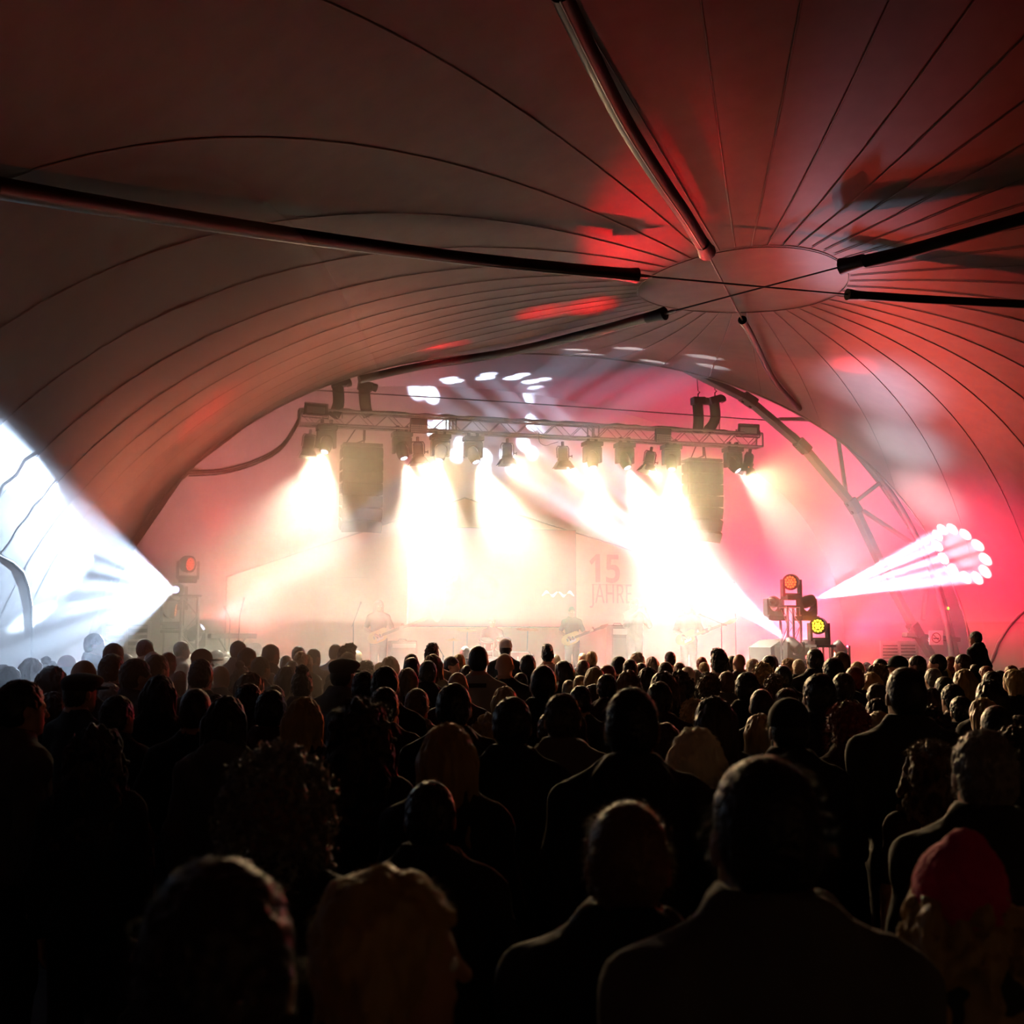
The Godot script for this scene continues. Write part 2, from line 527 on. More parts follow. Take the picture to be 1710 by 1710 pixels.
# ---------------------------------------------------------------- box truss and what hangs on it
func truss_piece(o: Node3D, a: Vector3, b: Vector3, size: float, step: float, face: Basis) -> void:
	var d := (b - a).normalized()
	var p := face * Vector3.UP * (size / 2)
	var q := face * Vector3.BACK * (size / 2)
	if absf(d.y) > 0.9:
		p = face * Vector3.RIGHT * (size / 2)
	for c in [[1, 1], [1, -1], [-1, 1], [-1, -1]]:
		put("chord", Geo.new().bar([a + p * c[0] + q * c[1], b + p * c[0] + q * c[1]], 0.025, 8).mesh(), M["alu"], o)
	var count := int(roundf((b - a).length() / step))
	for f in [[p, q], [p, -q], [q, p], [q, -p]]:
		var lace := Geo.new()
		for k in count:
			var x := a + (b - a) * k / count
			var y := a + (b - a) * (k + 1) / count
			var sg := 1.0 if k % 2 == 0 else -1.0
			lace.bar([x + f[0] * sg + f[1], y - f[0] * sg + f[1]], 0.009, 6, false)
		put("lacing", lace.mesh(), M["alu"], o)
	for e in [a, b]:
		var g := Geo.new()
		for c in [[1, 1, 1, -1], [1, -1, -1, -1], [-1, -1, -1, 1], [-1, 1, 1, 1]]:
			g.bar([e + p * c[0] + q * c[1], e + p * c[2] + q * c[3]], 0.022, 6)
		put("end_frame", g.mesh(), M["alu"], o)

func clamp_shape(g: Geo, at: Vector3) -> void:
	g.box(at + Vector3(0, 0.03, 0), Vector3(0.05, 0.1, 0.07))
	g.box(at + Vector3(0, 0.09, 0), Vector3(0.06, 0.05, 0.1))

# a moving head hanging from the truss: base, arched yoke, round head, glowing lens
func moving_head(at: Vector3, to: Vector3, label: String, half: float, energy: float, colour: Color, dress := "lens_white", hang := true, group := "moving heads hanging under the lighting truss", mul := 1, petal := 0.0) -> Node3D:
	var o := base("moving_head", at, stage_turn())
	tag(o, label, "stage light", group)
	var up := 1.0 if hang else -1.0
	var b := Geo.new().box(Vector3(0, 0.27 * up, 0), Vector3(0.4, 0.09, 0.3))
	b.box(Vector3(0, 0.215 * up, 0), Vector3(0.32, 0.05, 0.24))
	if hang:
		for x: float in [-0.09, 0.09]: clamp_shape(b, Vector3(x, 0.33, 0))
	put("base", b.mesh(), M["fixture"], o)
	var arch := PackedVector2Array()
	for q in [[-0.19, -0.12], [-0.19, 0.2], [0.19, 0.2], [0.19, -0.12], [0.135, -0.12]]: arch.append(Vector2(q[0], q[1] * up))
	for j in 13:
		var an := PI * j / 12.0
		arch.append(Vector2(0.135 * cos(an), (0.0 + 0.135 * sin(an)) * up))
	arch.append(Vector2(-0.135, -0.12 * up))
	put("yoke", Geo.new().slab(arch, 0.17).mesh(), M["fixture"], o)
	var d := o.transform.basis.inverse() * (to - at).normalized()
	var t := aim(d)
	var c := Vector3(0, -0.06 * up, 0)
	var h := Geo.new().lathe([Vector2(0.0, -0.17), Vector2(0.085, -0.165), Vector2(0.115, -0.12), Vector2(0.122, 0.0), Vector2(0.115, 0.1), Vector2(0.1, 0.16), Vector2(0.085, 0.175), Vector2(0.07, 0.17), Vector2(0.0, 0.165)], 20, c, t)
	put("head", h.mesh(), M["fixture"], o)
	put("lens", Geo.new().lathe([Vector2(0.066, 0.172), Vector2(0.05, 0.182), Vector2(0.0, 0.187)], 16, c, t).mesh(), M[dress], o)
	var from := o.transform * (c + d * 0.215)
	if mul == 1:
		spot(o, from, to, half * 1.4, energy, colour, 0.85, 0.05)
	else:   # a flower-shaped pattern: a ring of narrow beams
		var ax := (to - from).normalized()
		var bs := aim(ax)
		for k in mul:
			var an := TAU * k / mul + 0.13
			var dir := (ax + (bs * Vector3(cos(an), 0, sin(an))) * tan(deg_to_rad(half))).normalized()
			spot(o, from, from + dir * 10.0, petal, energy, colour, 0.75, 0.02)
			if mul == 13:   # long petals
				dir = (ax + (bs * Vector3(cos(an), 0, sin(an))) * tan(deg_to_rad(half + petal * 1.4))).normalized()
				spot(o, from, from + dir * 10.0, petal * 0.9, energy * 0.6, colour, 0.75, 0.02)
	return o

func head_face(o: Node3D, to: Vector3) -> Vector3:   # just before the lens of an upright moving head
	return o.transform * Vector3(0, 0.06, 0) + (to - o.position).normalized() * 0.235

func fresnel(at: Vector3, tilt: Basis, label: String) -> void:
	var o := base("barn_door_light", at, stage_turn() * tilt)
	tag(o, label, "stage light", "barn door lights hanging under the truss")
	var y := Geo.new()
	y.bar([Vector3(-0.13, -0.1, 0), Vector3(-0.135, 0.1, 0), Vector3(-0.11, 0.15, 0), Vector3(0.11, 0.15, 0), Vector3(0.135, 0.1, 0), Vector3(0.13, -0.1, 0)], 0.012, 6)
	y.bar([Vector3(0.12, -0.06, 0), Vector3(0.2, -0.06, 0)], 0.012, 6)
	y.bar([Vector3(0.2, -0.03, 0), Vector3(0.2, -0.09, 0)], 0.012, 6)
	y.box(Vector3(0, 0.2, 0), Vector3(0.05, 0.1, 0.06))
	put("yoke", y.mesh(), M["fixture"], o)
	put("can", Geo.new().lathe([Vector2(0.0, 0.14), Vector2(0.07, 0.135), Vector2(0.098, 0.1), Vector2(0.1, 0.05), Vector2(0.105, 0.045), Vector2(0.105, -0.1), Vector2(0.118, -0.12), Vector2(0.118, -0.17), Vector2(0.1, -0.17)], 18).mesh(), M["fixture"], o)
	put("rear_cap", Geo.new().lathe([Vector2(0.0, 0.15), Vector2(0.075, 0.143), Vector2(0.104, 0.104), Vector2(0.106, 0.06)], 18).mesh(), M["fixture_blue"], o)
	put("lens", Geo.new().lathe([Vector2(0.0, -0.155), Vector2(0.1, -0.15)], 18).mesh(), M["lens_amber"], o)
	for k in 4:
		var tn := Basis(Vector3.UP, k * PI / 2) * Basis(Vector3.RIGHT, -0.55)
		var w := PackedVector2Array([Vector2(-0.1, 0), Vector2(0.1, 0), Vector2(0.145, -0.17), Vector2(-0.145, -0.17)])
		put("barn_door", Geo.new().slab(w, 0.006, Basis(Vector3.UP, k * PI / 2) * Vector3(0, -0.17, 0.112), tn).mesh(), M["fixture"], o)
	spot(o, o.transform * Vector3(0, -0.37, 0.16), stage(o.position.x * 0.5, 1.4, 17.0), 25.0, FRONT, Color(1.0, 0.84, 0.62), 1.0, 0.08)

func led_wash(at: Vector3, to: Vector3, label: String, face: Color, glow_e: float, energy: float, colour: Color, half: float) -> void:
	var o := base("wash_light", at, stage_turn())
	tag(o, label, "stage light", "round LED wash lights beside the stage")
	put("base", Geo.new().box(Vector3(0, -0.31, 0), Vector3(0.34, 0.1, 0.28)).mesh(), M["fixture"], o)
	var y := Geo.new()
	for x: float in [-0.19, 0.19]: y.box(Vector3(x, -0.12, 0), Vector3(0.05, 0.34, 0.12))
	y.box(Vector3(0, -0.25, 0), Vector3(0.4, 0.05, 0.14))
	put("yoke", y.mesh(), M["fixture"], o)
	var d := o.transform.basis.inverse() * (to - at).normalized()
	var t := aim(d)
	put("head", Geo.new().lathe([Vector2(0.0, -0.16), Vector2(0.1, -0.15), Vector2(0.155, -0.08), Vector2(0.165, 0.03), Vector2(0.16, 0.07), Vector2(0.14, 0.07), Vector2(0.13, 0.045), Vector2(0.0, 0.045)], 22, Vector3.ZERO, t).mesh(), M["fixture"], o)
	var m := glow(face, glow_e)
	for q in [[1, 0.0], [6, 0.05], [12, 0.102]]:
		for k in q[0]:
			var an: float = TAU * k / q[0]
			put("lens", Geo.new().lathe([Vector2(0.021, 0.046), Vector2(0.018, 0.058), Vector2(0.0, 0.064)], 10, t * Vector3(cos(an) * q[1], 0, sin(an) * q[1]), t).mesh(), m, o)
	spot(o, o.transform * (d * 0.1), to, half, energy, colour, 1.0, 0.12)

func line_array(top: Vector3, bend: float, label: String) -> void:
	var o := base("line_array", top, stage_turn())
	tag(o, label, "loudspeaker", "line arrays hanging from the truss")
	var g := Geo.new()
	for z: float in [-0.18, 0.18]: g.box(Vector3(0, 0, z), Vector3(0.8, 0.07, 0.05))
	for x: float in [-0.37, 0.0, 0.37]: g.box(Vector3(x, 0, 0), Vector3(0.05, 0.06, 0.46))
	put("bumper", g.mesh(), M["fixture"], o)
	var sl := Geo.new()
	for x: float in [-0.34, 0.02]: sl.bar([Vector3(x, 0.02, 0.16), Vector3(-0.12 if x < 0 else 0.06, 0.36, 0)], 0.014, 6)
	sl.bar([Vector3(0.05, 0.36, 0), Vector3(0.05, 0.12, 0)], 0.028, 8)
	sl.bar([Vector3(0.05, 0.12, 0), Vector3(-0.12, 0.05, 0), Vector3(0.2, 0.05, 0)], 0.02, 6)
	put("rigging_sling", sl.mesh(), M["fixture"], o)
	var y := -0.05
	var z := 0.0
	for k in 7:
		var tilt := bend * k * k / 36.0
		var h := 0.238
		var c := Geo.new()
		var f := PackedVector2Array([Vector2(-0.4, 0.2), Vector2(-0.395, 0.24), Vector2(-0.1, 0.17), Vector2(0.1, 0.17), Vector2(0.395, 0.24), Vector2(0.4, 0.2), Vector2(0.34, -0.24), Vector2(-0.34, -0.24)])
		var tn := Basis(Vector3.RIGHT, tilt) * Basis(Vector3.RIGHT, PI / 2)
		y -= h / 2
		c.slab(f, h - 0.007, Vector3(0, y, z), tn)
		for x: float in [-0.41, 0.41]: c.box(Vector3(x, y, z), Vector3(0.02, h * 0.8, 0.3), Basis(Vector3.RIGHT, tilt), 0.004)
		put("cabinet", c.mesh(), M["speaker"], o)
		y -= h / 2 * cos(tilt)
		z -= h * sin(tilt) * 0.5

func hoist(at: Vector3, drop: float, sway: float, label: String, up: float) -> void:
	var o := base("chain_hoist", at, stage_turn())
	tag(o, label, "chain hoist", "chain hoists over the truss")
	var g := Geo.new().box(Vector3(0, 0, 0), Vector3(0.3, 0.17, 0.2), Basis(Vector3.BACK, sway * 0.5))
	g.lathe([Vector2(0.0, 0.0), Vector2(0.08, 0.005), Vector2(0.085, 0.1), Vector2(0.06, 0.12), Vector2(0.0, 0.12)], 12, Vector3(0.13, 0.0, 0), Basis(Vector3.BACK, -PI / 2 + sway))
	put("motor", g.mesh(), M["fixture"], o)
	put("hook", Geo.new().bar([Vector3(0, 0.05, 0), Vector3(0, 0.16, 0), Vector3(0.04, 0.2, 0), Vector3(0, 0.24, 0), Vector3(-0.03, 0.2, 0)], 0.018, 6).mesh(), M["fixture"], o)
	put("steel_rope", Geo.new().bar([Vector3(0, 0.22, 0), Vector3(-0.02, up, 0)], 0.01, 6).mesh(), M["fixture"], o)
	var bag := []
	var row_at := [0.0, 0.35, 0.7, 1.0]
	var b := Geo.new()
	var pts := [Vector3(-0.02, -0.06, 0), Vector3(0.0, -0.06 - drop * 0.5, 0), Vector3(-0.12 * sway, -0.06 - drop * 0.8, 0), Vector3(-0.3 * sway, -0.06 - drop, 0)]
	b.bar(smooth(pts), 0.115, 10)
	put("chain_bag", b.mesh(), M["cloth_black"], o)
	put("chain", Geo.new().bar([Vector3(0.07, -0.06, 0.05), Vector3(0.07, -0.1 - drop, 0.05)], 0.012, 6).mesh(), M["steel"], o)

func flood(at: Vector3, turn: Basis, label: String) -> void:
	var o := base("flood_light", at, stage_turn() * turn)
	tag(o, label, "stage light", "flood lights on the ends of the truss")
	var g := Geo.new().slab(PackedVector2Array([Vector2(-0.24, -0.11), Vector2(0.24, -0.11), Vector2(0.2, 0.12), Vector2(-0.2, 0.12)]), 0.16)
	for x: float in [-0.22, 0.22]: g.box(Vector3(x, 0, 0.09), Vector3(0.03, 0.22, 0.05))
	g.box(Vector3(0, 0.1, 0.09), Vector3(0.44, 0.03, 0.06))
	put("housing", g.mesh(), M["fixture"], o)
	put("glass", Geo.new().box(Vector3(0, -0.025, 0.085), Vector3(0.36, 0.13, 0.012)).mesh(), M["lens_dull"], o)
	put("bracket", Geo.new().bar([Vector3(-0.26, 0.0, 0), Vector3(-0.26, -0.16, 0), Vector3(0.26, -0.16, 0), Vector3(0.26, 0.0, 0)], 0.014, 6).mesh(), M["fixture"], o)

func blinder(at: Vector3, label: String) -> void:
	var o := base("blinder_panel", at, stage_turn() * Basis(Vector3.RIGHT, 0.12))
	tag(o, label, "stage light", "LED blinder panels in the truss")
	put("housing", Geo.new().box(Vector3.ZERO, Vector3(0.34, 0.3, 0.12)).mesh(), M["fixture"], o)
	for r in 4:
		for c in 8:
			put("cell", Geo.new().box(Vector3(-0.145 + 0.0415 * c, -0.125 + 0.042 * r, 0.062), Vector3(0.033, 0.033, 0.012), Basis(), 0.003).mesh(), M["lens_dull"], o)

func build_rig() -> void:
	var o := base("lighting_truss")
	tag(o, "long horizontal aluminium box truss carrying the stage lights", "truss")
	truss_piece(o, stage(-5.09, 6.35, 0), stage(5.02, 6.35, 0), 0.29, 0.3, stage_turn())
	for u: float in [-2.0, 1.1]:
		var f := Geo.new()
		for e: float in [-0.07, 0.07]:
			for s: float in [-0.145, 0.145]: f.bar([stage(u + e, 6.205, s), stage(u + e, 6.495, s)], 0.016, 6)
		put("splice_frame", f.mesh(), M["alu"], o)
	var W := Color(1.0, 0.95, 0.83)
	var g := "white-beamed moving heads under the truss"
	moving_head(Vector3(-3.680, 5.869, -23.459), stage(-6.0, 0.8, 2.2), "leftmost moving head under the truss, white beam falling left", 27, BEAM * 1.7, W)
	moving_head(Vector3(-2.223, 5.819, -23.891), stage(-1.9, 0.8, 1.6), "second moving head from the left, beam leaning right beside a barn door light", 20, BEAM * 0.7, W)
	moving_head(Vector3(-1.463, 5.806, -24.116), stage(-3.4, 0.8, 2.0), "third moving head from the left, white beam falling left of the screen", 25, BEAM * 1.1, W)
	moving_head(Vector3(-0.799, 5.800, -24.313), stage(0.1, 0.8, 2.0), "fourth moving head from the left, white beam crossing in front of the screen", 22, BEAM * 1.3, W)
	moving_head(Vector3(1.697, 5.815, -25.052), stage(1.2, 0.8, 1.2), "moving head right of the middle of the truss with a soft thin beam", 22, BEAM * 0.33, W)
	moving_head(Vector3(2.400, 5.821, -25.260), stage(3.2, 0.8, 2.0), "moving head above the singer, beam leaning right", 21, BEAM * 1.25, W)
	moving_head(Vector3(3.436, 5.829, -25.567), stage(2.3, 0.8, 2.0), "moving head left of the right line array, beam leaning left", 20, BEAM * 1.25, W)
	moving_head(Vector3(4.843, 5.839, -25.984), stage(7.0, 1.6, 2.2), "rightmost moving head under the truss, faint beam falling to the right", 17, BEAM * 0.35, W)
	fresnel(Vector3(-4.016, 5.861, -23.412), Basis(Vector3.BACK, -0.12), "barn door light at the left end of the truss, beside the leftmost moving head")
	fresnel(Vector3(-1.900, 5.801, -23.934), Basis(Vector3.BACK, 0.05), "barn door light between the second and third moving heads")
	fresnel(Vector3(-0.099, 5.879, -24.572), Basis(), "barn door light alone left of the middle of the truss")
	fresnel(Vector3(1.071, 5.870, -24.919), Basis(Vector3.BACK, 0.03), "barn door light right of the truss middle with its cable hanging beside it")
	fresnel(Vector3(2.961, 5.854, -25.479), Basis(Vector3.BACK, -0.2), "tilted barn door light between the two beams above the singer")
	fresnel(Vector3(5.218, 5.917, -26.147), Basis(Vector3.BACK, -0.2) * Basis(Vector3.UP, 0.5), "barn door light at the right end of the truss, behind the rightmost moving head")
	line_array(Vector3(-3.049, 5.875, -24.011), 0.32, "black line array loudspeaker hanging under the left part of the truss")
	line_array(Vector3(4.189, 5.891, -26.155), 0.62, "black curved line array loudspeaker hanging under the right part of the truss")
	hoist(Vector3(-3.459, 7.067, -23.525), 0.62, 0.35, "left chain hoist bag of the pair at the left, partly behind the tent edge", 1.15)
	hoist(Vector3(-2.969, 7.071, -23.826), 0.55, -0.25, "right chain hoist of the pair above the left line array", 1.15)
	hoist(Vector3(4.068, 7.153, -25.754), 0.62, 0.1, "left chain hoist of the pair above the right line array, its bag hanging straight", 0.5)
	hoist(Vector3(4.474, 7.225, -25.979), 0.62, 0.6, "right chain hoist of the pair above the right line array, tilted with a bent bag", 0.45)
	flood(Vector3(-3.887, 6.498, -23.346), Basis(Vector3.BACK, -0.04), "rectangular flood light sitting on the left end of the truss")
	flood(Vector3(5.197, 6.566, -26.037), Basis(Vector3.BACK, -0.05) * Basis(Vector3.UP, -0.3), "rectangular flood light sitting on the right end of the truss")
	blinder(Vector3(-1.887, 6.267, -23.865), "grid-faced blinder panel in the truss above the second moving head")
	blinder(Vector3(3.239, 6.333, -25.384), "grid-faced blinder panel in the truss above the singer")
	# cables
	for k in 3:
		var c := []
		for q in [Vector3(-5.118, 6.287, 0.100), Vector3(-5.443, 5.755, 0.200), Vector3(-5.962, 5.405, 0.350), Vector3(-6.558, 5.185, 0.500), Vector3(-7.187, 5.073, 0.800)]: c.append(stage(q.x, q.y - 0.05 * k, q.z + 0.04 * k))
		tag(put("power_cable", Geo.new().bar(smooth(c), 0.016, 6).mesh(), M["black"]), ["topmost", "middle", "lowest"][k] + " of the black cables sagging from the left truss end to the arch joint", "cable", "cables sagging at the left of the truss")
	tag(put("steel_wire", Geo.new().bar([Vector3(-4.108, 6.783, -22.759), Vector3(0.061, 6.772, -23.994), Vector3(5.547, 6.703, -25.619), Vector3(6.725, 6.696, -25.655)], 0.012, 6).mesh(), M["black"]), "thin dark wire stretched across above the truss", "wire")
	var lp := []
	for q in [Vector3(-0.165, 6.260, 0.170), Vector3(-0.162, 6.053, 0.200), Vector3(-0.031, 5.984, 0.200), Vector3(0.117, 6.036, 0.150), Vector3(0.279, 6.090, 0.100)]: lp.append(stage(q.x, q.y, q.z))
	tag(put("fixture_cable", Geo.new().bar(smooth(lp), 0.008, 6).mesh(), M["black"]), "thin cable looping from the truss to the barn door light right of its middle", "cable")
	var run := []
	for j in 40: run.append(stage(-4.4 + 9.0 * j / 39.0, 6.52 + 0.03 * sin(j * 2.1) * sin(j * 0.7), 0.1 + 0.04 * sin(j * 1.3)))
	tag(put("cable_run", Geo.new().bar(smooth(run) if false else run, 0.02, 6).mesh(), M["black"]), "dark power cable lying along the top of the lighting truss", "cable")

# ---------------------------------------------------------------- stage
func tower(at: Vector3, high: float, label: String) -> void:
	var o := base("light_tower", at, stage_turn())
	tag(o, label, "truss tower", "truss towers beside the stage")
	truss_piece(o, Vector3(0, 0.05, 0), Vector3(0, high, 0), 0.29, 0.35, Basis())
	put("foot_plate", Geo.new().box(Vector3(0, 0.02, 0), Vector3(0.6, 0.04, 0.6)).mesh(), M["fixture"], o)
	put("head_plate", Geo.new().box(Vector3(0, high + 0.015, 0), Vector3(0.4, 0.03, 0.4)).mesh(), M["fixture"], o)

func build_stage() -> void:
	var deck := base("stage_deck", stage(0, 0, -2.2), stage_turn())
	tag(deck, "dark stage deck on which the band stands", "stage")
	for k in 8:
		put("deck_panel", Geo.new().box(Vector3(-7.0 + 2.0 * k, 0.95, 0), Vector3(1.985, 0.1, 6.6), Basis(), 0.01).mesh(), M["deck"], deck)
	put("skirt", Geo.new().box(Vector3(0, 0.45, 3.27), Vector3(16, 0.9, 0.03), Basis(), 0.005).mesh(), M["cloth_black"], deck)
	# gable-shaped white backdrop with print and the LED screen before it
	var b := base("backdrop", stage(0, 1.0, -5.0), stage_turn())
	tag(b, "large white gable-topped backdrop behind the band, printed with an anniversary lettering", "backdrop")
	put("sheet", Geo.new().slab(PackedVector2Array([Vector2(-6.12, 0), Vector2(-6.12, 2.42), Vector2(-0.45, 4.45), Vector2(6.86, 2.45), Vector2(6.86, 0)]), 0.06).mesh(), M["backdrop"], b)
	put("edge_batten", Geo.new().bar([Vector3(-6.14, 0, 0.03), Vector3(-6.14, 2.43, 0.03), Vector3(-0.45, 4.47, 0.03), Vector3(6.88, 2.46, 0.03), Vector3(6.88, 0, 0.03)], 0.02, 6).mesh(), M["grey_dark"], b)
	lettering(b, "15", 0.62, Vector3(3.235, 3.769, -4.960), 0.95, "DejaVu")
	lettering(b, "JAHRE", 0.42, Vector3(3.425, 3.132, -4.960), 0.72, "DejaVu")
	var rl := Geo.new()
	for q in [[Vector3(2.875, 3.368, -4.960), 1.0], [Vector3(-3.589, 3.454, -4.960), 0.75]]:
		var l: Vector3 = q[0]
		rl.box(Vector3(l.x + q[1] / 2, l.y - 1.0, 0.036), Vector3(q[1], 0.012, 0.01), Basis(), 0.002)
	put("printed_rule", rl.mesh(), M["print"], b)
	var sc := base("led_screen", stage(0.24, 3.5, -4.75), stage_turn())
	tag(sc, "wide LED screen behind the drummer showing a live picture with yellow stage lights", "screen")
	put("cabinet", Geo.new().box(Vector3(0, 0, -0.05), Vector3(4.3, 2.44, 0.1)).mesh(), M["fixture"], sc)
	var face := MeshInstance3D.new()
	var qm := QuadMesh.new()
	qm.size = Vector2(4.26, 2.4)
	put("display", qm, screen_picture(), sc, Transform3D(Basis(), Vector3(0, 0, 0.004)))
	tower(stage(-7.1, 1.0, 0.9), 1.75, "slim truss tower on the left of the stage with wash lights on it")
	tower(Vector3(5.560, 1.950, -24.000) * Vector3(1, 0, 1), 2.62, "slim truss tower on the right of the stage, a round wash light on its top")
	build_side_lights()
	band()

func lettering(b: Node3D, text: String, high: float, at: Vector3, squeeze: float, _f: String) -> void:
	var t := TextMesh.new()
	var f := SystemFont.new()
	f.font_names = PackedStringArray(["Droid Sans"])
	f.font_weight = 700 if text == "15" else 400
	t.font = f
	t.text = text
	t.font_size = 64
	t.pixel_size = high / 46.0
	t.depth = 0.008
	put("printed_letters", t, M["print"], b, Transform3D(Basis().scaled(Vector3(squeeze, 1.15, 1)), Vector3(at.x, at.y - 1.0, 0.036)))

func screen_picture() -> StandardMaterial3D:
	var im := Image.create(426, 240, false, Image.FORMAT_RGB8)
	for y in 240:
		for x in 426:
			var f := Vector2(x / 426.0, y / 240.0)
			var c := Color(0.42, 0.1, 0.13).lerp(Color(0.75, 0.2, 0.24), f.y * f.y)
			c = c.lerp(Color(0.55, 0.3, 0.5), clampf(0.9 - 3.0 * f.y, 0, 1) * clampf(1.0 - 2.5 * absf(f.x - 0.33), 0, 1))
			var a := Vector2((f.x - 0.225) / 0.075, (f.y - 0.57) / 0.2).length()
			if a < 1.15: c = c.lerp(Color(1.0, 0.85, 0.12), clampf((1.15 - a) * 4.0, 0, 1))
			a = Vector2((f.x - 0.45) / 0.085, (f.y - 0.6) / 0.14).length()
			if a < 1.1: c = c.lerp(Color(1.0, 0.8, 0.2), clampf((1.1 - a) * 3.0, 0, 1))
			# the dark outline of a player with a guitar neck before the yellow lights
			var px := Vector2((f.x - 0.165) / 0.052, (f.y - 0.62) / 0.34).length()
			var hd := Vector2((f.x - 0.175) / 0.025, (f.y - 0.26) / 0.055).length()
			var nk := absf((f.y - 0.575) + (f.x - 0.22) * 1.05)
			if px < 1.0 or hd < 1.0 or (nk < 0.02 and f.x > 0.18 and f.x < 0.285): c = Color(0.4, 0.1, 0.12)
			var st := absf((f.y - 0.42) - (f.x - 0.29) * 2.4)
			if st < 0.018 and f.x > 0.25 and f.x < 0.345: c = Color(0.4, 0.12, 0.15)
			if absf(f.x - 0.322) < 0.004 and f.y > 0.52: c = Color(0.5, 0.15, 0.18)
			if f.x > 0.79 and f.x < 0.99 and absf(f.y - 0.66 - 0.02 * sin(f.x * 90.0)) < 0.018 * absf(sin(f.x * 60.0)): c = Color(0.95, 0.75, 0.72)
			im.set_pixel(x, y, c)
	var m := mat(Color(0.02, 0.02, 0.02), 0.5)
	m.emission_enabled = true
	m.emission_texture = ImageTexture.create_from_image(im)
	m.emission_operator = BaseMaterial3D.EMISSION_OP_MULTIPLY
	m.emission = Color.WHITE
	m.emission_energy_multiplier = SCREEN
	return m

func riser(top: Vector3, ground: float, label: String) -> void:
	var h := top.y - ground
	var o := base("flight_case", Vector3(top.x, ground, top.z), stage_turn())
	tag(o, label, "case", "road cases beside the stage")
	put("body", Geo.new().box(Vector3(0, h / 2, 0), Vector3(0.52, h - 0.01, 0.46), Basis(), 0.015).mesh(), M["fixture"], o)
	for y: float in [0.03, h - 0.03]: put("edge_rail", Geo.new().box(Vector3(0, y, 0), Vector3(0.55, 0.04, 0.49), Basis(), 0.008).mesh(), M["alu"], o)
	for x: float in [-0.265, 0.265]: put("handle", Geo.new().bar([Vector3(x, h * 0.5, -0.08), Vector3(x * 1.12, h * 0.5, -0.06), Vector3(x * 1.12, h * 0.5, 0.06), Vector3(x, h * 0.5, 0.08)], 0.012, 6).mesh(), M["alu"], o)

func stand(at: Vector3, high: float, label: String) -> void:
	var o := base("light_stand", at, stage_turn())
	tag(o, label, "stand", "low stands under the wash lights")
	var g := Geo.new()
	for x: float in [-0.14, 0.14]:
		for z: float in [-0.14, 0.14]: g.bar([Vector3(x, 0, z), Vector3(x, high, z)], 0.022, 6)
	put("frame", g.mesh(), M["alu"], o)
	put("top", Geo.new().box(Vector3(0, high, 0), Vector3(0.42, 0.05, 0.42)).mesh(), M["fixture"], o)

